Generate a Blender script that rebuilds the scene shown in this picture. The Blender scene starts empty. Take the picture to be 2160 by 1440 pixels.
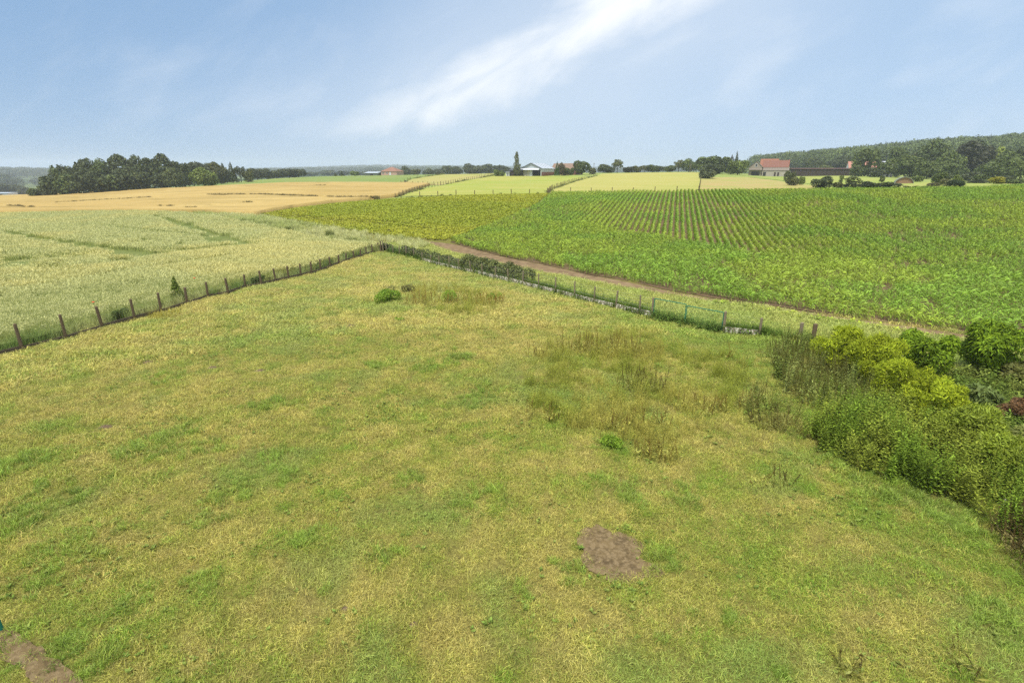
import bpy, math, random
import numpy as np
from mathutils import Vector, Matrix
from mathutils.geometry import delaunay_2d_cdt

random.seed(11)
RNG = np.random.default_rng(11)
R = math.radians
scene = bpy.context.scene
COL = scene.collection

# ------------------------------------------------------------------ camera
F, TH, H = 1100.0, R(18.03), 8.0          # focal length in 2160-px units, pitch, eye height
cam_d = bpy.data.cameras.new("camera")
cam_d.sensor_width = 36.0
cam_d.lens = 36.0 * F / 2160.0
cam_d.clip_start = 0.1
cam_d.clip_end = 20000
cam = bpy.data.objects.new("camera", cam_d)
cam.location = (0, 0, H)
cam.rotation_euler = (math.pi / 2 - TH, 0, 0)
COL.objects.link(cam)
scene.camera = cam

CT, ST = math.cos(TH), math.sin(TH)


def px_dir(px, py):
    """azimuth and downward slope of the ray through a photograph pixel"""
    fh = F * CT + (720 - py) * ST
    v = -F * ST + (720 - py) * CT
    dx = px - 1080.0
    return math.atan2(dx, fh), -v / math.hypot(fh, dx)


def az_of(px):
    return math.atan2(px - 1080.0, 1157.0)


# ------------------------------------------------------------------ terrain
COLS = {
    0: [(132, 458), (280, 416.5), (420, 419), (700, 408), (1200, 391), (1900, 367), (2600, 365), (4500, 364)],
    200: [(120, 456), (240, 411), (420, 413), (900, 400), (1900, 371), (2600, 366), (4500, 363)],
    350: [(110, 454), (230, 400.5), (350, 398), (700, 396), (1900, 372), (4500, 362)],
    500: [(95, 467), (105, 453), (215, 394), (290, 384), (500, 385), (1500, 372), (4500, 359)],
    640: [(73, 500), (105, 441), (215, 388.5), (320, 374), (500, 376), (1500, 368), (4500, 356)],
    800: [(67, 500), (113, 424), (190, 391), (320, 370.5), (500, 374), (1500, 366), (4500, 350)],
    1000: [(66, 500), (116, 411.5), (180, 386), (300, 367), (400, 369), (800, 376), (4500, 352)],
    1150: [(117, 409), (180, 386), (250, 371.5), (320, 364), (400, 366), (1500, 372), (4500, 354)],
    1300: [(119, 407), (180, 383), (250, 367), (300, 364.5), (400, 368), (1500, 370), (4500, 354)],
    1450: [(119, 405.5), (180, 383), (270, 363.5), (340, 362), (450, 364), (800, 366), (4500, 355)],
    1650: [(122, 403.5), (190, 386), (280, 373), (340, 371), (450, 366), (700, 353), (900, 350), (4500, 356)],
    1800: [(125, 402.5), (160, 393), (285, 371), (350, 368), (500, 358), (700, 340), (900, 340), (4500, 352)],
    1980: [(130, 400), (150, 393), (230, 381), (350, 373), (480, 354), (650, 327), (800, 326), (1200, 332), (4500, 345)],
    2160: [(135, 396), (160, 391), (235, 384), (350, 372), (480, 348), (650, 321), (800, 319), (1200, 330), (4500, 340)],
}
RS = np.concatenate([np.arange(0, 160, 1.0), np.arange(160, 400, 2.5), np.arange(400, 1000, 10.0), np.arange(1000, 4501, 50.0)])


def pchip(x, y, xi):
    x, y = np.asarray(x, float), np.asarray(y, float)
    h = np.diff(x)
    d = np.diff(y) / h
    m = np.zeros_like(y)
    for k in range(1, len(x) - 1):
        if d[k - 1] * d[k] > 0:
            w1, w2 = 2 * h[k] + h[k - 1], h[k] + 2 * h[k - 1]
            m[k] = (w1 + w2) / (w1 / d[k - 1] + w2 / d[k])
    m[0], m[-1] = d[0], d[-1]
    i = np.clip(np.searchsorted(x, xi) - 1, 0, len(h) - 1)
    t = (xi - x[i]) / h[i]
    t = np.clip(t, 0, 1)
    return ((1 + 2 * t) * (1 - t) ** 2 * y[i] + t * (1 - t) ** 2 * h[i] * m[i]
            + t * t * (3 - 2 * t) * y[i + 1] + t * t * (t - 1) * h[i] * m[i + 1])


AZD = np.arange(-180, 180, 0.5)
_prof, _az = [], []
for px in sorted(COLS):
    a = az_of(px)
    rr, zz = [0, 25, 50], [0, 0, 0]
    for r_, y_ in COLS[px]:
        fh = F * CT + (720 - y_) * ST
        v = -F * ST + (720 - y_) * CT
        rr.append(r_)
        zz.append(H + r_ * v * math.cos(a) / fh)
    _prof.append(pchip(rr, zz, RS))
    _az.append(math.degrees(a))
_prof = np.array(_prof)
ZG = np.zeros((len(AZD), len(RS)))
# constant beyond the outermost columns, joined round the back
xa = np.array([_az[-1] - 300] + [_az[0] - 25] + _az + [_az[-1] + 25] + [_az[0] + 300])
for j in range(len(RS)):
    col = _prof[:, j]
    back = 0.5 * (col[0] + col[-1])
    ya = np.array([back] + [col[0]] + list(col) + [col[-1]] + [back])
    ZG[:, j] = pchip(xa, ya, AZD)
k = np.exp(-0.5 * (np.arange(-8, 9) / 3.0) ** 2)
k /= k.sum()
ZG = sum(w * np.roll(ZG, s, axis=0) for w, s in zip(k, range(-8, 9)))


def terrain(x, y):
    x, y = np.asarray(x, float), np.asarray(y, float)
    r = np.clip(np.hypot(x, y), 0, 4499)
    a = (np.degrees(np.arctan2(x, y)) + 180) / 0.5
    i0 = np.floor(a).astype(int)
    fa = a - i0
    j = np.clip(np.searchsorted(RS, r) - 1, 0, len(RS) - 2)
    fr = (r - RS[j]) / (RS[j + 1] - RS[j])
    i0 = i0 % len(AZD)
    i1 = (i0 + 1) % len(AZD)
    return ((1 - fa) * ((1 - fr) * ZG[i0, j] + fr * ZG[i0, j + 1]) + fa * ((1 - fr) * ZG[i1, j] + fr * ZG[i1, j + 1]))


def tz(x, y):
    return float(terrain(x, y))


_T = np.concatenate([np.arange(3, 200, 0.25), np.arange(200, 500, 0.5), np.arange(500, 4400, 5)])


def hit(px, py, lift=0.0):
    """the ground point seen at a photograph pixel"""
    a, s = px_dir(px, py)
    x, y = _T * math.sin(a), _T * math.cos(a)
    gap = (H - _T * s) - (terrain(x, y) + lift)
    w = np.nonzero(gap <= 0)[0]
    i = int(w[0]) if len(w) else int(np.argmin(gap[: np.searchsorted(_T, 420)]))
    r = _T[i]
    if len(w) and i > 0:
        g0, g1 = gap[i - 1], gap[i]
        r = _T[i - 1] + (_T[i] - _T[i - 1]) * g0 / (g0 - g1)
    return np.array([r * math.sin(a), r * math.cos(a)])


def polar(px, r):
    a = az_of(px)
    return np.array([r * math.sin(a), r * math.cos(a)])


def poly_px(pts, n=6, lift=0.0):
    out = []
    for (x0, y0), (x1, y1) in zip(pts, pts[1:] + pts[:1]):
        for q in range(n):
            t = q / n
            out.append(hit(x0 + (x1 - x0) * t, y0 + (y1 - y0) * t, lift))
    return np.array(out)


def line_px(pts, n=8):
    out = []
    for (x0, y0), (x1, y1) in zip(pts, pts[1:]):
        for q in range(n):
            t = q / n
            out.append(hit(x0 + (x1 - x0) * t, y0 + (y1 - y0) * t))
    out.append(hit(*pts[-1]))
    return np.array(out)


def inside(poly, x, y):
    x, y = np.asarray(x, float), np.asarray(y, float)
    c = np.zeros(x.shape, bool)
    px_, py_ = poly[:, 0], poly[:, 1]
    j = len(poly) - 1
    for i in range(len(poly)):
        if py_[i] != py_[j]:
            m = ((py_[i] > y) != (py_[j] > y)) & (x < (px_[j] - px_[i]) * (y - py_[i]) / (py_[j] - py_[i]) + px_[i])
            c ^= m
        j = i
    return c


def dist_line(line, x, y):
    d = np.full(np.shape(x), 1e9)
    for a, b in zip(line[:-1], line[1:]):
        ab = b - a
        L = float(ab @ ab) + 1e-12
        t = np.clip(((x - a[0]) * ab[0] + (y - a[1]) * ab[1]) / L, 0, 1)
        d = np.minimum(d, np.hypot(x - a[0] - t * ab[0], y - a[1] - t * ab[1]))
    return d


# ------------------------------------------------------------------ noise
def _hash(i, j, seed):
    n = (i * 374761393 + j * 668265263 + seed * 1442695041) & 0xFFFFFFFF
    n = ((n ^ (n >> 13)) * 1274126177) & 0xFFFFFFFF
    return ((n ^ (n >> 16)) & 0xFFFF) / 65535.0


def vnoise(x, y, seed):
    i, j = np.floor(x).astype(np.int64), np.floor(y).astype(np.int64)
    u, v = x - i, y - j
    u, v = u * u * (3 - 2 * u), v * v * (3 - 2 * v)
    return ((1 - u) * (1 - v) * _hash(i, j, seed) + u * (1 - v) * _hash(i + 1, j, seed)
            + (1 - u) * v * _hash(i, j + 1, seed) + u * v * _hash(i + 1, j + 1, seed))


def fbm(x, y, scale, seed=0, octs=4):
    x, y = np.asarray(x, float) / scale, np.asarray(y, float) / scale
    s, a, t = 0.0, 1.0, 0.0
    for o in range(octs):
        s = s + a * vnoise(x + 17.3 * o, y - 9.1 * o, seed + o)
        t += a
        a *= 0.5
        x, y = x * 2.03, y * 2.03
    return s / t


def sstep(a, b, x):
    t = np.clip((x - a) / (b - a), 0, 1)
    return t * t * (3 - 2 * t)


# ------------------------------------------------------------------ objects
def tag(o, label=None, cat=None, group=None, kind=None):
    if label:
        o["label"] = label
    if cat:
        o["category"] = cat
    if group:
        o["group"] = group
    if kind:
        o["kind"] = kind
    return o


def link(name, data, parent=None, loc=None):
    o = bpy.data.objects.new(name, data)
    COL.objects.link(o)
    if parent is not None:
        o.parent = parent
    if loc is not None:
        o.location = loc
    return o


def empty(name, loc, label, cat, group=None, rz=0.0):
    o = link(name, None, loc=loc)
    o.empty_display_size = 0.3
    o.rotation_euler = (0, 0, rz)
    return tag(o, label, cat, group)


class MB:
    def __init__(s):
        s.v, s.f = [], []

    def add(s, verts, faces):
        n = len(s.v)
        s.v += [tuple(map(float, q)) for q in verts]
        s.f += [tuple(i + n for i in f) for f in faces]
        return s

    def box(s, c, d, rz=0.0, taper=1.0):
        hx, hy, hz = d[0] / 2, d[1] / 2, d[2] / 2
        cs, sn = math.cos(rz), math.sin(rz)
        vs = []
        for z, t in ((-hz, 1), (hz, taper)):
            for x, y in ((-hx, -hy), (hx, -hy), (hx, hy), (-hx, hy)):
                x, y = x * t, y * t
                vs.append((c[0] + x * cs - y * sn, c[1] + x * sn + y * cs, c[2] + z))
        return s.add(vs, [(3, 2, 1, 0), (4, 5, 6, 7), (0, 1, 5, 4), (1, 2, 6, 5), (2, 3, 7, 6), (3, 0, 4, 7)])

    def tube(s, pts, rad, n=6):
        pts = [Vector(p) for p in pts]
        rad = rad if hasattr(rad, "__len__") else [rad] * len(pts)
        vs, fs = [], []
        for i, p in enumerate(pts):
            d = (pts[min(i + 1, len(pts) - 1)] - pts[max(i - 1, 0)]).normalized()
            u = d.orthogonal().normalized()
            w = d.cross(u)
            for q in range(n):
                a = 2 * math.pi * q / n
                vs.append(p + (u * math.cos(a) + w * math.sin(a)) * rad[i])
        for i in range(len(pts) - 1):
            for q in range(n):
                a, b = i * n + q, i * n + (q + 1) % n
                fs.append((a, b, b + n, a + n))
        fs.append(tuple(range(n - 1, -1, -1)))
        fs.append(tuple(range((len(pts) - 1) * n, len(pts) * n)))
        return s.add(vs, fs)

    def prism(s, poly, y0, y1):
        """an x-z outline pushed from y0 to y1"""
        n = len(poly)
        vs = [(x, y0, z) for x, z in poly] + [(x, y1, z) for x, z in poly]
        fs = [tuple(range(n)), tuple(range(2 * n - 1, n - 1, -1))]
        fs += [(i, i + n, (i + 1) % n + n, (i + 1) % n) for i in range(n)]
        return s.add(vs, fs)

    def mesh(s, name, mat=None, smooth=False):
        me = bpy.data.meshes.new(name)
        me.from_pydata(s.v, [], s.f)
        if smooth:
            me.polygons.foreach_set("use_smooth", [True] * len(me.polygons))
        if mat:
            me.materials.append(mat)
        me.validate()
        return me

    def obj(s, name, mat, parent=None, loc=None, smooth=False):
        return link(name, s.mesh(name, mat, smooth), parent, loc)


def quads_mesh(name, Q, var, mat, kind=None):
    Q = np.asarray(Q, np.float32)
    n = len(Q)
    me = bpy.data.meshes.new(name)
    me.vertices.add(4 * n)
    me.vertices.foreach_set("co", Q.reshape(-1))
    me.loops.add(4 * n)
    me.loops.foreach_set("vertex_index", np.arange(4 * n, dtype=np.int32))
    me.polygons.add(n)
    me.polygons.foreach_set("loop_start", np.arange(0, 4 * n, 4, dtype=np.int32))
    me.update(calc_edges=True)
    a = me.attributes.new("var", "FLOAT", "POINT")
    a.data.foreach_set("value", np.repeat(np.asarray(var, np.float32), 4))
    a = me.attributes.new("mix", "FLOAT", "POINT")
    kk = np.zeros(n, np.float32) if kind is None else np.asarray(kind, np.float32)
    a.data.foreach_set("value", np.repeat(kk, 4))
    me.materials.append(mat)
    return me


# ------------------------------------------------------------------ materials
class NT:
    def __init__(s, tree):
        s.t = tree
        s.n, s.l = tree.nodes, tree.links

    def node(s, typ, **kw):
        n = s.n.new(typ)
        for k_, v_ in kw.items():
            setattr(n, k_, v_)
        return n

    def put(s, sock, val):
        if isinstance(val, bpy.types.NodeSocket):
            s.l.new(val, sock)
        elif val is not None:
            if sock.type == "RGBA" and hasattr(val, "__len__") and len(val) == 3:
                val = (*val, 1.0)
            sock.default_value = val

    def math(s, op, a, b=None, c=None, clamp=False):
        n = s.node("ShaderNodeMath", operation=op, use_clamp=clamp)
        for i, v in enumerate((a, b, c)):
            if v is not None:
                s.put(n.inputs[i], v)
        return n.outputs[0]

    def mix(s, f, a, b, blend="MIX"):
        n = s.node("ShaderNodeMix", data_type="RGBA", blend_type=blend)
        s.put(n.inputs[0], f)
        s.put(n.inputs[6], a)
        s.put(n.inputs[7], b)
        return n.outputs[2]

    def noise(s, vec, scale, detail=4.0, rough=0.55, dist=0.0):
        n = s.node("ShaderNodeTexNoise")
        s.put(n.inputs["Vector"], vec)
        n.inputs["Scale"].default_value = scale
        n.inputs["Detail"].default_value = detail
        n.inputs["Roughness"].default_value = rough
        n.inputs["Distortion"].default_value = dist
        return n.outputs[0]

    def step(s, x, a, b):
        n = s.node("ShaderNodeMapRange", interpolation_type="SMOOTHSTEP")
        s.put(n.inputs[0], x)
        n.inputs[1].default_value = a
        n.inputs[2].default_value = b
        return n.outputs[0]

    def mapping(s, vec, scale=(1, 1, 1), rot=(0, 0, 0), loc=(0, 0, 0)):
        n = s.node("ShaderNodeMapping")
        s.put(n.inputs[0], vec)
        n.inputs["Location"].default_value = loc
        n.inputs["Rotation"].default_value = rot
        n.inputs["Scale"].default_value = scale
        return n.outputs[0]


def new_mat(name):
    m = bpy.data.materials.new(name)
    m.use_nodes = True
    m.node_tree.nodes.clear()
    t = NT(m.node_tree)
    out = t.node("ShaderNodeOutputMaterial")
    return m, t, out


def principled(t, out, color, rough=0.8, bump=None, dist=0.02, strength=0.5, metal=0.0, spec=0.3):
    b = t.node("ShaderNodeBsdfPrincipled")
    t.put(b.inputs["Base Color"], color)
    t.put(b.inputs["Roughness"], rough)
    b.inputs["Metallic"].default_value = metal
    b.inputs["Specular IOR Level"].default_value = spec
    if bump is not None:
        bn = t.node("ShaderNodeBump")
        bn.inputs["Strength"].default_value = strength
        bn.inputs["Distance"].default_value = dist
        t.put(bn.inputs["Height"], bump)
        t.l.new(bn.outputs[0], b.inputs["Normal"])
    t.l.new(b.outputs[0], out.inputs["Surface"])
    return b


def mat_noise(name, cols, scale=1.0, rough=0.9, bump=0.5, dist=0.03, fine=8.0, stretch=None, rot=0.0, spec=0.15):
    """two to four tones mixed by world-space noise"""
    m, t, out = new_mat(name)
    pos = t.node("ShaderNodeNewGeometry").outputs["Position"]
    vec = t.mapping(pos, scale=stretch, rot=(0, 0, rot)) if stretch else pos
    c = cols[0]
    for i, c2 in enumerate(cols[1:]):
        n = t.noise(vec, scale * (1 + 1.7 * i), 5, 0.6, 0.4)
        c = t.mix(t.step(n, 0.42, 0.62), c, c2)
    f = t.noise(vec, scale * fine, 6, 0.7)
    c = t.mix(1.0, c, t.mix(f, (0.62, 0.62, 0.62), (1.38, 1.38, 1.38)), "MULTIPLY")
    principled(t, out, c, rough, f, dist, bump, spec=spec)
    return m


def mat_leaf(name, base=None, second=(1, 1, 1), source="fixed", trans=0.35, lo=0.55, hi=1.45, warm=(1.25, 1.08, 0.7), rough=0.55, spec=0.2):
    """foliage; base colour from a fixed value, the object colour or the instance tint"""
    m, t, out = new_mat(name)
    if source == "object":
        c = t.node("ShaderNodeObjectInfo").outputs["Color"]
    elif source == "tint":
        c = t.node("ShaderNodeAttribute", attribute_type="INSTANCER", attribute_name="tint").outputs["Color"]
    else:
        rgb = t.node("ShaderNodeRGB")
        rgb.outputs[0].default_value = (*base, 1)
        c = rgb.outputs[0]
    var = t.node("ShaderNodeAttribute", attribute_name="var").outputs["Fac"]
    mx = t.node("ShaderNodeAttribute", attribute_name="mix").outputs["Fac"]
    c = t.mix(mx, c, t.mix(1.0, c, second, "MULTIPLY"))
    frac = t.math("FRACT", t.math("MULTIPLY", var, 7.31))
    c = t.mix(t.math("MULTIPLY", frac, 0.8), c, t.mix(1.0, c, warm, "MULTIPLY"))
    br = t.math("MULTIPLY_ADD", var, hi - lo, lo)
    c = t.mix(1.0, c, t.node("ShaderNodeCombineColor").outputs[0], "MULTIPLY") if False else c
    vm = t.node("ShaderNodeVectorMath", operation="SCALE")
    t.l.new(c, vm.inputs[0])
    t.l.new(br, vm.inputs["Scale"])
    c = vm.outputs[0]
    d = t.node("ShaderNodeBsdfPrincipled")
    t.put(d.inputs["Base Color"], c)
    d.inputs["Roughness"].default_value = rough
    d.inputs["Specular IOR Level"].default_value = spec
    tr = t.node("ShaderNodeBsdfTranslucent")
    t.put(tr.inputs["Color"], c)
    ms = t.node("ShaderNodeMixShader")
    ms.inputs[0].default_value = trans
    t.l.new(d.outputs[0], ms.inputs[1])
    t.l.new(tr.outputs[0], ms.inputs[2])
    t.l.new(ms.outputs[0], out.inputs["Surface"])
    return m


def mat_flat(name, color, rough=0.6, var=0.25, scale=3.0, metal=0.0, bump=0.2, spec=0.3):
    m, t, out = new_mat(name)
    pos = t.node("ShaderNodeTexCoord").outputs["Object"]
    n = t.noise(pos, scale, 6, 0.65)
    c = t.mix(n, tuple(x * (1 - var) for x in color), tuple(min(1, x * (1 + var)) for x in color))
    principled(t, out, c, rough, n, 0.01, bump, metal, spec)
    return m


# ------------------------------------------------------------------ sheets
def drape(name, poly, spacing, mat, lift=0.04, label=None, kind="structure", zfun=None):
    lo, hi = poly.min(0), poly.max(0)
    gx, gy = np.meshgrid(np.arange(lo[0], hi[0], spacing), np.arange(lo[1], hi[1], spacing))
    gx = gx + RNG.uniform(-0.2, 0.2, gx.shape) * spacing
    gy = gy + RNG.uniform(-0.2, 0.2, gy.shape) * spacing
    gx, gy = gx.ravel(), gy.ravel()
    m = inside(poly, gx, gy)
    edge = np.vstack([poly, poly[:1]])
    m[m] &= dist_line(edge, gx[m], gy[m]) > spacing * 0.35
    # boundary, divided to the spacing
    b = []
    for a, c in zip(edge[:-1], edge[1:]):
        k_ = max(1, int(np.hypot(*(c - a)) / spacing))
        b += [a + (c - a) * i / k_ for i in range(k_)]
    nb = len(b)
    pts = [Vector((float(p[0]), float(p[1]))) for p in b] + [Vector((float(p), float(q))) for p, q in zip(gx[m], gy[m])]
    vs, _, fs, *_ = delaunay_2d_cdt(pts, [(i, (i + 1) % nb) for i in range(nb)], [], 1, 1e-4)
    v = np.array([(p.x, p.y) for p in vs])
    z = terrain(v[:, 0], v[:, 1]) + lift
    if zfun is not None:
        z = z + zfun(v[:, 0], v[:, 1])
    me = bpy.data.meshes.new(name)
    fs2 = []
    for f in fs:
        p, q, r_ = v[f[0]], v[f[1]], v[f[2]]
        cr = (q[0] - p[0]) * (r_[1] - p[1]) - (q[1] - p[1]) * (r_[0] - p[0])
        fs2.append(tuple(f) if cr > 0 else tuple(reversed(f)))
    me.from_pydata([(float(a), float(c), float(d)) for (a, c), d in zip(v, z)], [], fs2)
    me.polygons.foreach_set("use_smooth", [True] * len(me.polygons))
    me.materials.append(mat)
    o = link(name, me)
    return tag(o, label, None, None, kind)


# ------------------------------------------------------------------ scatter
def scatter(name, xyz, scl, rot, tint, variants, label, idx=None, kind="stuff", cat=None):
    n = len(xyz)
    me = bpy.data.meshes.new(name)
    me.vertices.add(n)
    me.vertices.foreach_set("co", np.asarray(xyz, np.float32).ravel())

    def attr(nm, typ, field, data):
        a = me.attributes.new(nm, typ, "POINT")
        a.data.foreach_set(field, np.ascontiguousarray(data).ravel())
    scl = np.asarray(scl, np.float32)
    if scl.ndim == 1:
        scl = np.stack([scl] * 3, 1)
    attr("scl", "FLOAT_VECTOR", "vector", scl.astype(np.float32))
    attr("rot", "FLOAT_VECTOR", "vector", np.asarray(rot, np.float32))
    t4 = np.ones((n, 4), np.float32)
    t4[:, :3] = tint
    attr("tint", "FLOAT_COLOR", "color", t4)
    attr("idx", "INT", "value", (RNG.integers(0, len(variants), n) if idx is None else np.asarray(idx)).astype(np.int32))
    me.update()
    o = link(name, me)
    tag(o, label, cat, None, kind)
    ng = bpy.data.node_groups.new(name, "GeometryNodeTree")
    ng.interface.new_socket("Geometry", in_out="INPUT", socket_type="NodeSocketGeometry")
    ng.interface.new_socket("Geometry", in_out="OUTPUT", socket_type="NodeSocketGeometry")
    N, L = ng.nodes, ng.links
    gi, go = N.new("NodeGroupInput"), N.new("NodeGroupOutput")
    jn = N.new("GeometryNodeJoinGeometry")
    for vme in reversed(variants):
        so = bpy.data.objects.new(vme.name, vme)
        oi = N.new("GeometryNodeObjectInfo")
        oi.inputs["Object"].default_value = so
        g2 = N.new("GeometryNodeGeometryToInstance")
        L.new(oi.outputs["Geometry"], g2.inputs[0])
        L.new(g2.outputs[0], jn.inputs[0])
    ip = N.new("GeometryNodeInstanceOnPoints")
    L.new(gi.outputs[0], ip.inputs["Points"])
    L.new(jn.outputs[0], ip.inputs["Instance"])
    ip.inputs["Pick Instance"].default_value = True

    def named(nm, typ):
        a = N.new("GeometryNodeInputNamedAttribute")
        a.data_type = typ
        a.inputs["Name"].default_value = nm
        return a.outputs["Attribute"]
    L.new(named("idx", "INT"), ip.inputs["Instance Index"])
    L.new(named("rot", "FLOAT_VECTOR"), ip.inputs["Rotation"])
    L.new(named("scl", "FLOAT_VECTOR"), ip.inputs["Scale"])
    L.new(ip.outputs[0], go.inputs[0])
    md = o.modifiers.new("scatter", "NODES")
    md.node_group = ng
    return o


def rots(n, tilt=0.12):
    return np.stack([RNG.normal(0, tilt, n), RNG.normal(0, tilt, n), RNG.uniform(0, 6.283, n)], 1)


def in_view(x, y, margin=140, far=None):
    """keep what the photograph, or one taken a few steps aside, could show"""
    a = np.degrees(np.arctan2(x, y + 3.0))
    return (np.abs(a) < 52) & (y > 2.0)


# ------------------------------------------------------------------ plant shapes
def blades(n, rad, hmin, hmax, w, lean, rng=RNG, up=0.0):
    a, rr = rng.uniform(0, 6.283, n), rad * np.sqrt(rng.uniform(0, 1, n))
    bx, by = rr * np.cos(a), rr * np.sin(a)
    d = rng.uniform(0, 6.283, n)
    h = rng.uniform(hmin, hmax, n)
    ln = h * np.abs(rng.normal(lean, lean * 0.5, n))
    f = rng.uniform(0, 6.283, n)
    wx, wy = np.cos(f) * w / 2, np.sin(f) * w / 2
    dx, dy = np.cos(d), np.sin(d)
    z0 = np.full(n, up)
    m = np.stack([bx + dx * ln * 0.3, by + dy * ln * 0.3, up + h * 0.6], 1)
    tp = np.stack([bx + dx * ln, by + dy * ln, up + h * np.clip(1.05 - 0.25 * ln / h, 0.4, 1)], 1)
    b = np.stack([bx, by, z0], 1)
    W = np.stack([wx, wy, np.zeros(n)], 1)
    q1 = np.stack([b - W, b + W, m + W * 0.85, m - W * 0.85], 1)
    q2 = np.stack([m - W * 0.85, m + W * 0.85, tp + W * 0.15, tp - W * 0.15], 1)
    v = rng.uniform(0, 1, n)
    return np.concatenate([q1, q2]), np.concatenate([v, v]), tp


def leaf_quads(c, nrm, size, elong, rng=RNG, along=None):
    """flat leaves centred at c, facing nrm; along = preferred length direction"""
    n = len(c)
    nrm = nrm / (np.linalg.norm(nrm, axis=1, keepdims=True) + 1e-9)
    a = rng.normal(0, 1, (n, 3)) if along is None else along + rng.normal(0, 0.25, (n, 3))
    u = a - nrm * np.sum(a * nrm, 1, keepdims=True)
    u /= np.linalg.norm(u, axis=1, keepdims=True) + 1e-9
    w = np.cross(nrm, u)
    s = np.asarray(size).reshape(-1, 1) / 2
    U, W = u * s * elong, w * s
    return np.stack([c - U, c + W * 0.9 - U * 0.1, c + U, c - W * 0.9 - U * 0.1], 1)


def crown_quads(n, lobes, size, elong=1.3, rng=RNG, jitter=0.6, droop=0.0, up=0.0, shell=(0.72, 1.06)):
    lobes = np.array(lobes)                     # x y z rx ry rz
    wgt = lobes[:, 3] * lobes[:, 5]
    L = rng.choice(len(lobes), n * 2, p=wgt / wgt.sum())
    d = rng.normal(0, 1, (n * 2, 3))
    d /= np.linalg.norm(d, axis=1, keepdims=True)
    d[:, 2] = np.where((d[:, 2] < -0.3) & (rng.uniform(0, 1, n * 2) < 0.6), -d[:, 2], d[:, 2])
    rad = rng.uniform(*shell, n * 2)[:, None]
    lb = lobes[L]
    p = lb[:, :3] + d * lb[:, 3:6] * rad
    keep = np.ones(n * 2, bool)
    for q in lobes:                              # drop leaves deep inside another lobe
        e = np.sum(((p - q[:3]) / q[3:6]) ** 2, 1)
        keep &= e > 0.42
    p, d, L = p[keep][:n], d[keep][:n], L[keep][:n]
    nr = d + rng.normal(0, jitter, d.shape) + np.array([0, 0, 0.25])
    al = d * 1.0 + np.array([0, 0, up - droop])
    Q = leaf_quads(p, nr, size * rng.uniform(0.4, 1.65, len(p)), elong, rng, al if (droop or up) else None)
    lv = rng.uniform(-0.18, 0.18, len(lobes))    # every clump has its own tone
    var = np.clip(rng.uniform(0.15, 0.85, len(p)) + lv[L], 0, 1)
    return Q, var


def rand_lobes(n, rng, wide=0.5, high=0.5, base=0.25, lob=(0.2, 0.34)):
    """clumps of a crown one unit high and 2*wide broad, standing on z = 0"""
    out = []
    cz, rz = base + (1 - base) / 2, (1 - base) / 2
    for _ in range(n):
        d = rng.normal(0, 1, 3)
        d /= np.linalg.norm(d)
        t = rng.uniform(0.35, 0.8)
        r_ = rng.uniform(*lob)
        out.append((d[0] * wide * t, d[1] * wide * t, cz + d[2] * rz * t, r_ * wide * 1.7, r_ * wide * 1.7, r_ * rz * 2.2))
    return out


# ================================================================== WORLD
SUN_EL, SUN_AZ = 66.0, -150.0               # behind the camera, to the left (azimuth from +Y towards +X)
w = bpy.data.worlds.new("World")
scene.world = w
w.use_nodes = True
w.node_tree.nodes.clear()
t = NT(w.node_tree)
sky = t.node("ShaderNodeTexSky", sky_type="NISHITA")
sky.sun_disc = False
sky.sun_elevation = R(SUN_EL)
sky.sun_rotation = R(SUN_AZ)
sky.air_density = 1.0
sky.dust_density = 0.6
sky.ozone_density = 2.0
gen = t.node("ShaderNodeTexCoord").outputs["Generated"]
sep = t.node("ShaderNodeSeparateXYZ")
t.l.new(gen, sep.inputs[0])
X, Y, Z = sep.outputs
ya = t.math("MAXIMUM", t.math("ABSOLUTE", Y), 0.05)
U = t.math("DIVIDE", X, ya)
V = t.math("DIVIDE", Z, ya)
front = t.step(Y, 0.05, 0.35)
# the long diagonal streak of cloud
curve = t.math("ADD", t.math("MULTIPLY_ADD", U, 0.40, 0.168), t.math("MULTIPLY", t.math("MULTIPLY", U, U), 0.45))
cmb = t.node("ShaderNodeCombineXYZ")
t.l.new(U, cmb.inputs[0])
t.l.new(V, cmb.inputs[1])
uv = cmb.outputs[0]
rot = t.mapping(uv, scale=(1, 1, 1), rot=(0, 0, R(-24)))
st = t.mapping(rot, scale=(2.2, 6.0, 1))
n1 = t.noise(st, 2.4, 5, 0.52, 0.5)
n2 = t.noise(uv, 6.0, 6, 0.55, 0.4)
d = t.math("SUBTRACT", V, curve)
d = t.math("ADD", d, t.math("MULTIPLY", t.math("SUBTRACT", n2, 0.5), 0.10))
wid = t.math("MULTIPLY_ADD", t.step(U, -0.5, 0.25), 0.052, 0.030)
g = t.math("DIVIDE", d, wid)
gauss = t.math("POWER", 2.718, t.math("MULTIPLY", t.math("MULTIPLY", g, g), -1.0))
along = t.math("MULTIPLY", t.step(U, -0.56, -0.12), t.math("SUBTRACT", 1.0, t.step(U, 0.45, 0.9)))
streak = t.math("MULTIPLY", t.math("MULTIPLY", gauss, along), t.math("MULTIPLY_ADD", t.step(n1, .28, .70), t.math("MULTIPLY_ADD", t.step(U, -.35, .0), .15, .40), t.math("MULTIPLY_ADD", t.step(U, -.5, .05), .30, .22)), clamp=True)
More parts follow.
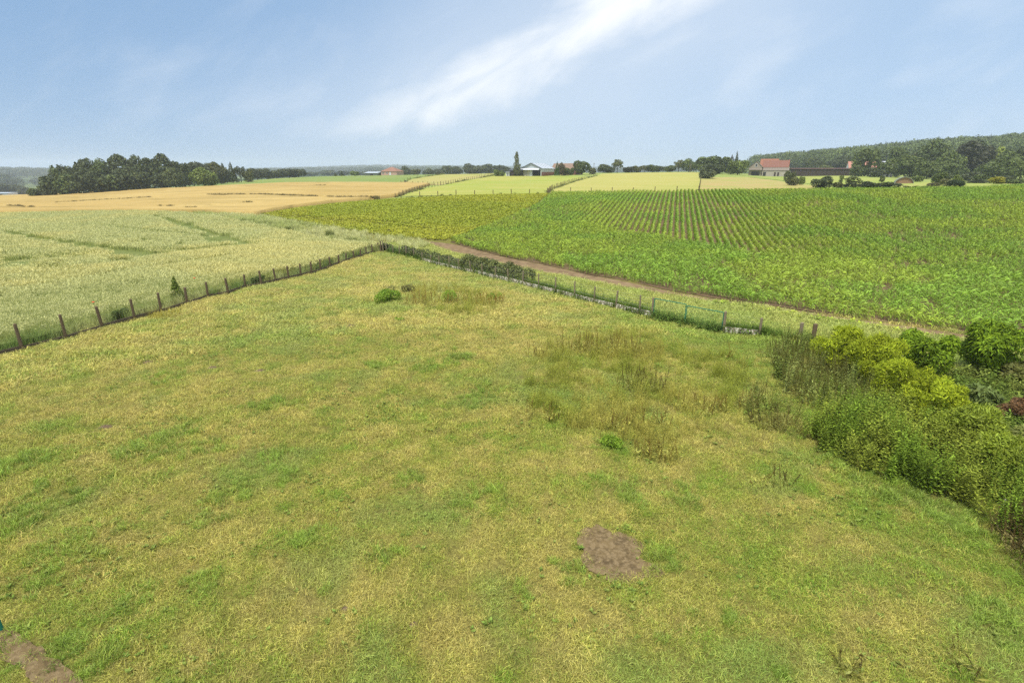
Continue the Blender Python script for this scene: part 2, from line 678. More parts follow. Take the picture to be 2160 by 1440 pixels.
# wide soft glow round the streak, and faint veils low on the left
g2 = t.math("DIVIDE", d, t.math("MULTIPLY", wid, 3.2))
halo = t.math("MULTIPLY", t.math("POWER", 2.718, t.math("MULTIPLY", t.math("MULTIPLY", g2, g2), -1.0)), 0.33)
halo = t.math("MULTIPLY", halo, t.math("MULTIPLY", t.step(U, -0.75, 0.0), t.math("SUBTRACT", 1.0, t.step(U, 0.4, 0.9))))
veil = t.math("MULTIPLY", t.step(t.noise(st, 1.5, 5, 0.55, 0.3), 0.46, 0.78), 0.42)
# thicker white cloud overhead and behind the camera
over = t.math("MAXIMUM", t.math("SUBTRACT", 1.0, front), t.step(Z, 0.42, 0.75))
over = t.math("MULTIPLY", over, t.math("MULTIPLY_ADD", t.step(t.noise(gen, 2.2, 6, 0.6, 0.4), 0.35, 0.6), 0.45, 0.5))
over = t.math("MULTIPLY", over, t.step(Z, 0.0, 0.25))
streaks = t.math("MAXIMUM", streak, t.math("ADD", halo, t.math("MULTIPLY", veil, 0.45)), clamp=True)
pale = t.math("MULTIPLY_ADD", t.step(U, -1.1, 1.1), 0.75, t.math("MULTIPLY", t.step(V, 0.30, 0.0), 0.25))
thin = t.mix(pale, (2.5, 4.4, 7.3), (5.3, 7.2, 9.8))          # thin high cloud over the blue
skyc = t.mix(0.88, sky.outputs[0], thin)
cloudc = (10.6, 10.9, 11.3)
colr = t.mix(streaks, skyc, cloudc)
colr = t.mix(over, colr, (10.8, 11.0, 11.3))
bg = t.node("ShaderNodeBackground")
t.l.new(colr, bg.inputs[0])
bg.inputs[1].default_value = 0.07
wo = t.node("ShaderNodeOutputWorld")
t.l.new(bg.outputs[0], wo.inputs[0])

sd = bpy.data.lights.new("sun", "SUN")
sd.energy = 3.6
sd.angle = R(14)
sd.color = (1.0, 0.95, 0.86)
sun = link("sun", sd)
_a = R(SUN_AZ)
_dv = Vector((math.sin(_a) * math.cos(R(SUN_EL)), math.cos(_a) * math.cos(R(SUN_EL)), math.sin(R(SUN_EL))))
sun.rotation_euler = (-_dv).to_track_quat("-Z", "Y").to_euler()
scene.view_settings.view_transform = "Standard"
scene.view_settings.look = "None"
scene.view_settings.exposure = 0.5
scene.view_settings.gamma = 1.0
scene.view_settings.use_curve_mapping = False

cy = scene.cycles
cy.use_denoising = False
cy.use_adaptive_sampling = False
cy.max_bounces = 6
cy.diffuse_bounces = 3
cy.glossy_bounces = 1
cy.transmission_bounces = 3
cy.volume_bounces = 1
cy.transparent_max_bounces = 4
cy.caustics_reflective = cy.caustics_refractive = False
# ================================================================== GROUND
# fences first: their lines divide the land
LEFT_POSTS = [(47.8, 738.6, 30, 682), (140.3, 715.6, 126.4, 661), (217, 692.8, 205.5, 644), (284.7, 673.9, 275, 629.5),
              (341, 659.4, 336.7, 615.5), (395, 642, 391, 605), (439.4, 628, 436, 594), (482, 620.6, 479, 584.5),
              (518, 607, 516.7, 578), (552, 602, 551, 570), (581.8, 595, 581.5, 565), (609.5, 588.8, 609, 560),
              (635, 582.5, 634, 555), (657.5, 577.5, 656.7, 551), (676.8, 571, 676, 546), (697, 563.8, 696.5, 541),
              (715, 557.5, 714.5, 536.5), (730.8, 551, 730.5, 533), (746.8, 546, 746.5, 529), (760.8, 542.5, 760.5, 525),
              (772.5, 538, 772.3, 520), (785.8, 534.5, 785.6, 515), (798, 531.5, 798, 511)]
RIGHT_POSTS = [(815.8, 532.5, 815.5, 513), (829.5, 536, 829.3, 516), (843, 539, 842.6, 518.5), (857, 542, 856.6, 519), (874, 546, 873.5, 525),
               (891, 551.5, 890.5, 532), (909, 557.2, 908.5, 537.5), (927, 562, 926.5, 539), (948, 566.8, 948, 540), (969, 571.5, 969, 544.5),
               (993, 577, 992.5, 550), (1018, 583, 1017.5, 555.5), (1045, 589.5, 1044, 561.5), (1073, 596, 1072.5, 566.5), (1102.5, 603.4, 1102, 570.5),
               (1136, 611.4, 1135.5, 576.5), (1172, 620.3, 1171.7, 583.8), (1211.5, 630.8, 1211.4, 592.6), (1253, 641.5, 1252.5, 602.8),
               (1298, 652.5, 1297.7, 611.5), (1348.5, 664.3, 1347.5, 620.8), (1374.5, 670, 1374.5, 626.5)]
GATE_R = (1525.5, 702, 1527, 655)
END_POST = (1601, 710, 1603, 668.9)


def post_pt(p):
    q = hit(p[0], p[1])
    r_ = float(np.hypot(*q))
    _, s = px_dir(p[2], p[3])
    return q, max(0.8, H - r_ * s - tz(*q))


LP = [post_pt(p) for p in LEFT_POSTS]
RP = [post_pt(p) for p in RIGHT_POSTS]
# two more posts beyond the left edge of the frame
step_ = LP[0][0] - LP[1][0]
LP = [(LP[0][0] + step_ * 2, LP[0][1]), (LP[0][0] + step_, LP[0][1])] + LP
CORNER = hit(803.5, 532.5)
GATE_B, GATE_BH = post_pt(GATE_R)
END_B, END_BH = post_pt(END_POST)
fence_left = np.array([p for p, _ in LP] + [CORNER])
fence_right = np.array([CORNER] + [p for p, _ in RP] + [GATE_B, END_B])
MEADOW = np.vstack([fence_left, fence_right[1:], [hit(1700, 722)], [[16, 22], [14.5, 13], [12.5, 8], [10, 3], [-40, 3]]])

SOIL_PX = [(1212, 1142), (1224, 1122), (1262, 1114), (1306, 1118), (1336, 1130), (1360, 1150), (1354, 1176), (1376, 1186),
           (1386, 1208), (1362, 1230), (1318, 1230), (1272, 1230), (1276, 1210), (1250, 1198), (1226, 1172)]
def ragged(P, amp, sc):
    c = P.mean(0)
    Q = []
    for a_, b_ in zip(P, np.roll(P, -1, 0)):
        k_ = max(1, int(np.hypot(*(b_ - a_)) / .06))
        Q += [a_ + (b_ - a_) * i / k_ for i in range(k_)]
    Q = np.array(Q)
    d_ = (Q - c) / np.linalg.norm(Q - c, axis=1, keepdims=True)
    return Q + d_ * ((fbm(Q[:, 0], Q[:, 1], sc, 91) - .5) * 2.6 * amp)[:, None]


SOIL = ragged(poly_px(SOIL_PX, 2), .22, .30)
PATH_PX = [(-40, 1330), (30, 1330), (75, 1362), (105, 1385), (165, 1425), (200, 1470), (180, 1500), (90, 1470), (55, 1420), (-40, 1372)]
PATH = ragged(poly_px(PATH_PX, 2), .10, .25)

LUSH = [(340, 935, 2.0, .9), (445, 945, 1.0, .7), (570, 955, .8, .7), (575, 855, 1.2, .6), (800, 770, 1.0, .9), (965, 755, 1.3, .9), (905, 775, 1.2, .7),
        (40, 985, 1.3, .8), (80, 1075, 1.6, 1.), (40, 1110, 1.2, .8), (480, 1045, 1.1, .9), (640, 1130, .5, .8), (695, 1235, .45, 1.), (410, 1235, .6, .9),
        (280, 1270, .6, .8), (810, 1170, .55, .9), (1300, 1035, 1.3, 1.), (1440, 1045, 1.1, .8), (1030, 825, 1.2, .7), (990, 845, .8, .6),
        (1100, 1245, .5, .8), (1190, 1190, .6, .6), (1210, 1210, .5, .6), (1400, 1180, .7, .6), (140, 1370, .5, 1.), (215, 1400, .5, 1.), (40, 1400, .4, 1.), (20, 1360, .4, .9),
        (1640, 1420, .4, .9), (1530, 1300, .6, .6), (1405, 1360, .5, .6), (1790, 960, 1.6, .6), (1900, 1050, 1.6, .9), (2000, 1100, 1.3, .9), (2090, 1290, .9, .8),
        (660, 620, 1.6, .4), (170, 760, 1.5, .5), (350, 800, 1.2, .5), (1560, 760, 1.6, .5), (1480, 690, 2.5, .6), (1250, 650, 2.5, .5), (1000, 590, 3.5, .6),
        (600, 1010, .8, .7), (990, 1060, 1.0, .5), (860, 1020, .9, .6), (1280, 940, .8, .8), (430, 1100, .7, .5), (160, 1150, 1.4, .6), (60, 1240, 1.0, .7), (1390, 730, 1.5, .6)]
LUSH_W = [(hit(x, y), min(.8, r_ * .48) + .08 * r_, k_ * (.62 if r_ > .9 else .85)) for x, y, r_, k_ in LUSH]
DRY = [(450, 860, 4, .5), (780, 900, 5, .35), (280, 700, 5, .35), (650, 1180, 2.5, .3), (1250, 880, 3, .2), (900, 700, 6, .2), (1780, 1180, 1.5, .6), (1850, 1300, 1.2, .6), (1470, 950, 2, .3)]
DRY_W = [(hit(x, y), r_, k_) for x, y, r_, k_ in DRY]

STRAW, OLIVE, GREEN, BLUEG, BROWN = (np.array(c) for c in ((.435, .395, .115), (.315, .34, .062), (.185, .30, .032), (.24, .33, .075), (.22, .155, .085)))


def meadow_parts(x, y):
    n1, n2, n3 = fbm(x, y, 4.0, 3), fbm(x, y, 1.1, 9), fbm(x, y, 0.38, 21)
    g = 0.30 * n1 + 0.36 * n2 + 0.34 * n3
    lush = np.zeros_like(g)
    wob = 0.5 + 1.6 * (fbm(x, y, 0.55, 5) - 0.2)
    for c, r_, k_ in LUSH_W:
        q = np.hypot(x - c[0], y - c[1]) / (r_ * wob)
        lush = np.maximum(lush, k_ * np.exp(-q ** 3))
    dry = np.zeros_like(g)
    for c, r_, k_ in DRY_W:
        dry = np.maximum(dry, k_ * np.exp(-(np.hypot(x - c[0], y - c[1]) / r_) ** 2))
    g = g + 0.09 * sstep(2, 10, x) * sstep(30, 16, y) + 0.10 * sstep(13, 6, np.hypot(x, y)) * sstep(0, -6, x) - 0.12 * dry
    g = g + 0.10 * np.exp(-(dist_line(fence_right, x, y) / 2.5) ** 2)
    return g, lush, n2, n3


def meadow_tint(x, y, speck=0.0):
    g, lush, n2, n3 = meadow_parts(x, y)
    if speck:                                    # every tuft is one plant: straw, olive or green, not a blend
        g = g + RNG.normal(0, speck, len(g))
        lush = (RNG.uniform(0, 1, len(g)) < lush * 1.1) * RNG.uniform(.7, 1, len(g))
    a = sstep(0.36, 0.56, g)[:, None]
    b = sstep(0.52, 0.68, g)[:, None]
    c = STRAW * (1 - a) + OLIVE * a
    c = c * (1 - b) + GREEN * b
    q = sstep(0.58, 0.72, fbm(x, y, 2.2, 33))[:, None] * 0.6
    c = c * (1 - q) + BLUEG * q
    o = sstep(0.66, 0.76, fbm(x, y, 0.7, 41))[:, None] * 0.5
    c = c * (1 - .25 * o) + np.array([.42, .27, .07]) * .25 * o
    lu = np.clip(lush, 0, 1)[:, None]
    c = c * (1 - lu) + np.array([.185, .285, .04]) * lu
    return c, lush


def bump(x, y):
    """the uneven sod of the meadow"""
    return (fbm(x, y, 2.2, 51) - 0.5) * 0.16 + (fbm(x, y, 0.8, 52) - .5) * 0.05


def build_ground():
    az = np.concatenate([np.arange(-180, -60, 5.0), np.arange(-60, 60, 0.5), np.arange(60, 180, 5.0)])
    rs = np.concatenate([np.arange(1, 60, 0.35), np.arange(60, 160, 1.5), np.arange(160, 420, 4), np.arange(420, 1000, 15), np.arange(1000, 4500, 100), [4490]])
    A, RR = np.meshgrid(np.radians(az), rs, indexing="ij")
    x, y = (RR * np.sin(A)).ravel(), (RR * np.cos(A)).ravel()
    z = terrain(x, y)
    near = sstep(70, 20, np.hypot(x, y))
    z = z + near * bump(x, y)
    nr, na = len(rs), len(az)
    i, j = np.meshgrid(np.arange(na), np.arange(nr - 1), indexing="ij")
    i2 = (i + 1) % na
    f = np.stack([i * nr + j, i * nr + j + 1, i2 * nr + j + 1, i2 * nr + j], -1).reshape(-1, 4)
    f = f[:, ::-1]
    v = np.stack([x, y, z], 1)
    c, _ = meadow_tint(x, y)
    c = c * .5 + np.array([.30, .29, .08]) * .5
    g = fbm(x, y, 0.5, 77)[:, None]
    soil = np.array([.20, .145, .08])
    c = c * 0.62 * (0.5 + 0.5 * g) + soil * (0.22 * (1 - g))
    far = sstep(60, 110, np.hypot(x, y))[:, None]
    farc = np.array([.24, .30, .085]) * (0.8 + 0.4 * fbm(x, y, 12, 88)[:, None])
    vfar = sstep(330, 450, np.hypot(x, y))[:, None]
    pat = sstep(.45, .55, fbm(x, y, 160, 91, 3))[:, None]
    farc = farc * (1 - vfar) + vfar * (np.array([.05, .075, .03]) * pat + np.array([.13, .17, .06]) * (1 - pat))
    c = c * (1 - far) + farc * far
    n0 = len(v)
    v = np.vstack([v, [[0, 0, 0]]])
    c = np.vstack([c, c[:1]])
    me = bpy.data.meshes.new("ground")
    me.from_pydata(v.tolist(), [], f.tolist() + [(n0, ((k_ + 1) % na) * nr, k_ * nr)[::-1] for k_ in range(na)])
    at = me.attributes.new("col", "FLOAT_COLOR", "POINT")
    c4 = np.ones((len(v), 4), np.float32)
    c4[:, :3] = c
    at.data.foreach_set("color", c4.ravel())
    me.polygons.foreach_set("use_smooth", [True] * len(me.polygons))
    m, t, out = new_mat("ground")
    col = t.node("ShaderNodeAttribute", attribute_name="col").outputs["Color"]
    pos = t.node("ShaderNodeNewGeometry").outputs["Position"]
    n = t.math("ADD", t.math("MULTIPLY", t.noise(pos, 9.0, 6, 0.7), .5), t.math("MULTIPLY", t.noise(pos, 34.0, 4, 0.7), .5))
    n = t.step(n, .34, .66)
    col = t.mix(1.0, col, t.mix(n, (0.45, 0.43, 0.42), (1.45, 1.42, 1.35)), "MULTIPLY")
    principled(t, out, col, 0.95, n, 0.03, 0.6, spec=0.05)
    me.materials.append(m)
    tag(link("ground", me), "wide rolling farmland falling and rising to the hazy horizon", kind="structure")


build_ground()

M_SOIL = mat_noise("soil", [(.165, .120, .060), (.105, .076, .040), (.215, .16, .088)], 3.4, 0.95, 1.0, 0.04, 6, spec=0.05)
M_TRACK = mat_noise("track_earth", [(.175, .122, .068), (.13, .092, .052), (.215, .155, .09)], 0.5, 0.95, 0.8, 0.04, 7, spec=0.05)
M_CORNSOIL = mat_noise("field_soil", [(.135, .093, .052), (.105, .073, .042)], 0.4, 0.95, 0.8, 0.05, 8, spec=0.05)

drape("bare_soil_patch", SOIL, 0.07, M_SOIL, 0.012, "bare brown trodden earth showing through the meadow grass",
      zfun=lambda x, y: (fbm(x, y, 0.3, 61) - 0.5) * 0.05 + (fbm(x, y, 0.07, 63, 2) - .5) * .03 + 0.02 + bump(x, y))
drape("footpath", PATH, 0.07, M_SOIL, 0.012, "narrow brown trodden path in the bottom corner of the meadow",
      zfun=lambda x, y: (fbm(x, y, 0.4, 62) - 0.5) * 0.05 + (fbm(x, y, 0.07, 64, 2) - .5) * .03 + 0.02 + bump(x, y))

# ------------------------------------------------------------------ fields
TRACK = poly_px([(885, 507), (960, 516), (1055, 541), (1155, 561), (1230, 578), (1330, 597), (1430, 619), (1505, 631), (1654, 651), (1784, 671), (1881, 684), (2160, 722), (2400, 757),
                 (2400, 800), (2160, 744), (1881, 695), (1803, 679), (1719, 669), (1590, 645.5), (1505, 638), (1355, 615), (1230, 592.5), (1105, 567.5), (1020, 547), (980, 539), (930, 524)], 3)
CORN = poly_px([(1165, 409), (1135, 433), (1068, 463), (995, 493), (950, 511), (980, 521), (1055, 540), (1155, 560), (1230, 577), (1330, 595), (1430, 617), (1505, 629), (1654, 649), (1784, 669),
                (1881, 682), (2160, 719), (2420, 757), (2420, 392), (2160, 395.5), (1980, 400), (1800, 402.5), (1650, 403.5), (1450, 405.5)], 5)
BEET = poly_px([(552, 452.5), (620, 441), (700, 431), (770, 425), (850, 419.5), (1000, 412.5), (1158, 409.5), (1128, 433), (1060, 463), (985, 493), (938, 508), (880, 505), (800, 497), (700, 480), (600, 462)], 5)
WHEAT_FAR = [(738, 523), (722, 521), (640, 506), (520, 479), (450, 464), (380, 457), (300, 453), (150, 455), (0, 458), (-150, 462)]
off = []
for a, b in zip(fence_left[:-1], fence_left[1:]):
    d_ = (b - a) / np.hypot(*(b - a))
    off.append(a + np.array([-d_[1], d_[0]]) * 0.75)
off = [o for o in off if o[1] < hit(735, 527)[1]]
WHEAT = np.vstack([np.array(off), line_px(WHEAT_FAR, 4)])
BARLEY = poly_px([(-200, 461), (0, 453.5), (150, 451), (300, 449.5), (420, 450.5), (540, 455), (556, 452), (620, 440), (700, 430), (770, 424), (838, 416), (872, 402), (908, 391.5), (850, 388.8), (700, 388), (600, 389),
                  (500, 393.5), (400, 399), (300, 403), (200, 407), (100, 410.5), (0, 416.5), (-200, 421)], 4)
GREENF = poly_px([(300, 402), (400, 398), (500, 392.8), (600, 388.4), (700, 387.4), (845, 388), (868, 377.5), (910, 371), (940, 367.5), (850, 369), (800, 371), (700, 373), (640, 374.8), (500, 384.5), (330, 397)], 4)
STRIP = poly_px([(848, 388.5), (909, 390.8), (929, 391), (983, 380.5), (1043, 369.6), (1041, 366), (1000, 367.3), (945, 368), (912, 371.5), (870, 378)], 4)
PAST_A = poly_px([(845, 415), (892, 399), (933, 391.5), (985, 381), (1046, 370.5), (1075, 371.8), (1180, 371.8), (1248, 374), (1211, 383), (1158, 402), (1150, 408.2), (1000, 411.5)], 4)
PAST_B = poly_px([(1160, 408), (1166, 401), (1216, 383), (1258, 372), (1270, 367), (1350, 364.8), (1474, 364), (1476, 380), (1473, 404), (1300, 406)], 4)
ROUGH = poly_px([(1476, 404), (1479, 377), (1500, 375), (1575, 374), (1640, 382), (1720, 393), (1775, 401.5), (1650, 402.5)], 4)
LAWN = poly_px([(1580, 374), (1670, 372.5), (1808, 371.5), (1900, 382), (1985, 387), (2160, 388), (2160, 393.5), (1980, 398), (1800, 401), (1740, 393), (1660, 382)], 4)


def mat_field(name, cols, rot, sx, sy, fine=14.0, bump=0.6, dist=0.08, patch=0.03):
    """a standing or grazed crop seen from afar: drill-line streaks, patches and fine grain"""
    m, t, out = new_mat(name)
    pos = t.node("ShaderNodeNewGeometry").outputs["Position"]
    p1 = t.noise(pos, patch, 5, 0.6, 0.6)
    c = t.mix(t.step(p1, 0.38, 0.62), cols[0], cols[1])
    st = t.mapping(t.mapping(pos, rot=(0, 0, rot)), scale=(sx, sy, 0.2))
    p2 = t.noise(st, 1.0, 5, 0.65, 0.3)
    c = t.mix(t.step(p2, 0.45, 0.70), c, cols[2])
    f = t.noise(pos, fine * 0.22, 7, 0.75)
    c = t.mix(1.0, c, t.mix(f, (0.66, 0.66, 0.66), (1.34, 1.34, 1.34)), "MULTIPLY")
    principled(t, out, c, 0.9, t.math("ADD", f, t.math("MULTIPLY", p2, 0.6)), dist, bump, spec=0.08)
    return m


drape("dirt_track", TRACK, 0.7, M_TRACK, 0.03, "strip of bare brown earth along the near edge of the maize")
drape("maize_field", CORN, 2.0, M_CORNSOIL, 0.03, "brown soil of the maize field, drilled in long rows")
drape("beet_field", BEET, 2.0, mat_noise("beet_soil", [(.25, .25, .065), (.22, .20, .065)], 0.25, 0.95, 0.6, 0.04, 9, spec=0.05), 0.03, "yellow-green field of young row crop beyond the meadow")
drape("wheat_field", WHEAT, 1.6, mat_noise("wheat_base", [(.12, .15, .045), (.15, .17, .055)], 0.4, 0.95, 0.8, 0.06, 9, spec=0.05), 0.30, "pale green cereal field behind the left fence")


# ripe barley: a thick sheet of straw, its edge a real step
def lifted(name, poly, spacing, mat, hgt, label, zf=None):
    o = drape(name, poly, spacing, mat, hgt, label, zfun=zf)
    me = o.data
    import bmesh
    bm = bmesh.new()
    bm.from_mesh(me)
    ed = [e for e in bm.edges if e.is_boundary]
    ret = bmesh.ops.extrude_edge_only(bm, edges=ed)
    for v in ret["geom"]:
        if isinstance(v, bmesh.types.BMVert):
            v.co.z -= hgt + 0.15
    bmesh.ops.recalc_face_normals(bm, faces=bm.faces)
    bm.to_mesh(me)
    bm.free()
    return o


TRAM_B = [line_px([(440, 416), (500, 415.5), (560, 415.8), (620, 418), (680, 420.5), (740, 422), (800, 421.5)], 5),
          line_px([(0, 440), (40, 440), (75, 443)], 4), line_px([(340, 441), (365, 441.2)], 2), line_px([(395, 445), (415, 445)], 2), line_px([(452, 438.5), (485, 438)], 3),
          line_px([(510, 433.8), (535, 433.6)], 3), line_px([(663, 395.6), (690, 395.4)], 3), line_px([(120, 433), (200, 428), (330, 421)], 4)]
barley_z = lambda x, y: (fbm(x, y, 3.0, 71) - 0.5) * 0.25 - 0.62 * np.exp(-(np.min([dist_line(q, x, y) for q in TRAM_B], axis=0) / 0.75) ** 2)
M_BARLEY = mat_field("ripe_barley", [(.365, .26, .09), (.40, .297, .112), (.25, .187, .063)], R(8), 0.03, 0.35, 10, 0.8, 0.12)
lifted("barley_field", BARLEY, 0.9, M_BARLEY, 0.75, "ripe golden barley field on the left slope", barley_z)
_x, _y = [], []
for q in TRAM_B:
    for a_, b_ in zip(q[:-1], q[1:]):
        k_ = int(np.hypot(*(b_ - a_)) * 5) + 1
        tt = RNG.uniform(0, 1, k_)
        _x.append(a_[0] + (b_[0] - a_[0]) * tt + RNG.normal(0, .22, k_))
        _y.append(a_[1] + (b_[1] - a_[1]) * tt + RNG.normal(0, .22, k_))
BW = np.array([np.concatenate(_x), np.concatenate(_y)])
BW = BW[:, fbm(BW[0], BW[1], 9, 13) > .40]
drape("green_field", GREENF, 4, mat_field("young_crop", [(.16, .22, .055), (.20, .235, .07), (.13, .19, .045)], R(10), 0.03, 0.3), 0.08, "low green crop on the crest behind the barley")
M_PAST = mat_field("mown_pasture", [(.285, .29, .065), (.235, .285, .048), (.33, .31, .09)], R(20), 0.03, 0.16, 12, 0.4, 0.05, 0.025)
M_PASTB = mat_field("pale_pasture", [(.32, .30, .085), (.29, .295, .074), (.355, .325, .105)], R(30), 0.03, 0.16, 12, 0.4, 0.05, 0.025)
drape("pasture", PAST_A, 3, M_PAST, 0.08, "pale green grazed pasture below the white barn")
drape("pasture", PAST_B, 3, M_PASTB, 0.08, "pale yellow mown pasture between two post fences on the rise")
drape("pasture", STRIP, 3, mat_field("strip_pasture", [(.28, .285, .08), (.32, .28, .10), (.30, .29, .085)], R(15), 0.03, 0.16, 12, 0.4, 0.05), 0.08, "narrow upper pasture left of the white barn")
drape("rough_meadow", ROUGH, 2.5, mat_field("rough_grass", [(.33, .27, .10), (.28, .28, .08), (.36, .265, .12)], R(0), 0.2, 0.25, 12, 0.8, 0.12, 0.08), 0.1, "tan unmown meadow in front of the red-roofed farmhouse")
drape("farm_lawn", LAWN, 3, mat_field("lawn", [(.20, .27, .05), (.26, .30, .07), (.33, .28, .10)], R(0), 0.1, 0.3, 12, 0.5, 0.06, 0.04), 0.08, "green grass in front of the dark timber shed")

# ================================================================== GRASS
M_GRASS = mat_leaf("grass_blade", source="tint", trans=0.22, lo=0.55, hi=1.6, warm=(1.12, 1.04, .9), second=(1.2, 1.1, .7), rough=0.55, spec=.45)


def tuft(name, n, rad, h0, h1, w, lean, mat=None):
    Q, v, _ = blades(n, rad, h0, h1, w, lean)
    return quads_mesh(name, Q, v, mat or M_GRASS)


short = [tuft("short_tuft", 54, 0.16, 0.025, 0.08, 0.0058, 0.9) for _ in range(3)]
wide = [tuft("wide_tuft", 60, 0.30, 0.05, 0.13, 0.013, 0.9) for _ in range(3)]
longt = [tuft("long_tuft", 60, 0.13, 0.08, 0.19, 0.008, 0.6) for _ in range(3)]


def grow(dens, box, test):
    x0, x1, y0, y1 = box
    n = int(dens * (x1 - x0) * (y1 - y0))
    x, y = RNG.uniform(x0, x1, n), RNG.uniform(y0, y1, n)
    m = in_view(x, y)
    x, y = x[m], y[m]
    m = test(x, y)
    return x[m], y[m]


def not_soil(x, y):
    m = inside(SOIL, x, y) | inside(PATH, x, y)
    rim = np.minimum(dist_line(np.vstack([SOIL[::6], SOIL[:1]]), x, y), dist_line(np.vstack([PATH[::6], PATH[:1]]), x, y))
    return ~m | (RNG.uniform(0, 1, len(x)) < np.where(rim < .14, .32, .03))


pts = []
x, y = grow(84, (-17, 17, 2.5, 15), lambda x, y: (np.hypot(x, y) < 15) & not_soil(x, y))
pts.append((x, y, 0, RNG.uniform(0.75, 1.3, len(x))))
x, y = grow(48, (-28, 27, 2.5, 27), lambda x, y: (np.hypot(x, y) >= 15) & (np.hypot(x, y) < 27) & (inside(MEADOW, x, y) | (x > 6)))
pts.append((x, y, 0, RNG.uniform(1.0, 1.6, len(x))))
x, y = grow(24, (-34, 36, 3, 62), lambda x, y: (np.hypot(x, y) >= 27) & (inside(MEADOW, x, y) | ((x > 8) & (y < 30))) & ~inside(CORN, x, y) & ~inside(TRACK, x, y))
pts.append((x, y, 3, RNG.uniform(0.9, 1.45, len(x))))
# the mown strip between the right fence and the dirt track
VERGE = np.vstack([fence_right, [[34, 24], [34, 15]], [hit(2400, 800)], line_px([(2160, 744), (1881, 696), (1719, 670), (1590, 646), (1355, 616), (1105, 568), (980, 540), (930, 525), (885, 508), (810, 515)], 4)])
x, y = grow(20, (-16, 36, 12, 66), lambda x, y: inside(VERGE, x, y))
pts.append((x, y, 3, RNG.uniform(1.0, 1.8, len(x))))
X_ = np.concatenate([p[0] for p in pts])
Y_ = np.concatenate([p[1] for p in pts])
I_ = np.concatenate([np.full(len(p[0]), p[2]) for p in pts]) + RNG.integers(0, 3, len(X_))
S_ = np.concatenate([p[3] for p in pts])
T_, L_ = meadow_tint(X_, Y_, .075)
bald = fbm(X_, Y_, 0.55, 57)
keep = (bald > 0.26) | (RNG.uniform(0, 1, len(X_)) < 0.45)
clump = sstep(0.4, 0.8, L_)
n3_ = fbm(X_, Y_, 0.5, 21)
S_ = S_ * (0.58 + 0.6 * n3_ + 0.55 * fbm(X_, Y_, 1.4, 22))
I_ = np.where((clump > RNG.uniform(0.1, 1, len(X_))) & (np.hypot(X_, Y_) < 40), 6 + RNG.integers(0, 3, len(X_)), I_)
S_ = np.where(I_ >= 6, S_ * .72, S_)
T_ = T_ * RNG.uniform(0.7, 1.3, (len(X_), 1)) 
vg = (~inside(MEADOW, X_, Y_) & inside(VERGE, X_, Y_))[:, None] * .65           # the verge beyond the right fence stays greener
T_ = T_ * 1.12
T_ = T_ * (1 - vg) + np.array([.33, .41, .10]) * vg * RNG.uniform(.8, 1.2, (len(X_), 1))
pf = (1 - vg) * .33 * sstep(14, 42, np.hypot(X_, Y_))[:, None] * (L_ < .3)[:, None]        # grazing-angle sheen of the far turf, mixed into its tint as a paler tone
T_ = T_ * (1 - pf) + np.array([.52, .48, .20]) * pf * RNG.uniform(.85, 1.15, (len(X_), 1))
X_, Y_, I_, S_, T_ = X_[keep], Y_[keep], I_[keep], S_[keep], T_[keep]
Z_ = terrain(X_, Y_) - 0.01 + sstep(70, 20, np.hypot(X_, Y_)) * bump(X_, Y_)
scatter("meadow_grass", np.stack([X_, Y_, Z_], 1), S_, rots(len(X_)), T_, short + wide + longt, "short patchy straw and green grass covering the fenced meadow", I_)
print("grass", len(X_))
WX, WY = grow(14, (-26, 24, 3, 32), lambda x, y: (inside(MEADOW, x, y)) & not_soil(x, y) & (fbm(x, y, 1.1, 58) > .50))

bt = [tuft("tram_shade_tuft", 40, .35, .5, 1.0, .05, .3) for _ in range(2)]  # dark tufts added as the shade along the standing crop edges
scatter("tram_shade_tufts", np.stack([BW[0], BW[1], terrain(*BW)], 1), RNG.uniform(.85, 1.15, BW.shape[1]), rots(BW.shape[1]), np.tile([.15, .125, .04], (BW.shape[1], 1)) * RNG.uniform(.7, 1.3, (BW.shape[1], 1)), bt, "dark tuft strips standing in for the shaded edges of tractor lines in the ripe barley")

# wild strip between wheat and beet
WILD = poly_px([(290, 452.5), (420, 451), (545, 456), (600, 465), (700, 482), (800, 499), (890, 509), (905, 520), (870, 530), (815, 512), (795, 510), (740, 523), (722, 521), (640, 506), (520, 479), (450, 464), (380, 456)], 3)
tall = [tuft("tall_tuft", 44, 0.3, 0.35, 0.8, 0.022, 0.35) for _ in range(3)]
lo, hi = WILD.min(0), WILD.max(0)
n = int(3.2 * np.prod(hi - lo))
x, y = RNG.uniform(lo[0], hi[0], n), RNG.uniform(lo[1], hi[1], n)
m = inside(WILD, x, y)
x, y = x[m], y[m]
a = sstep(.4, .6, fbm(x, y, 6, 14))[:, None]
tn = np.array([.50, .52, .25]) * a + np.array([.38, .43, .16]) * (1 - a)
scatter("wild_grass", np.stack([x, y, terrain(x, y)], 1), RNG.uniform(.6, 1.1, len(x)), rots(len(x)), tn * RNG.uniform(.85, 1.15, (len(x), 1)), tall, "tall pale wild grass in the strip between wheat and beet")

# ================================================================== WHEAT
M_WHEAT = mat_leaf("wheat", source="tint", trans=0.25, lo=0.85, hi=1.15, second=(.66, .76, .55), warm=(1.08, 1.03, .88), rough=0.7)


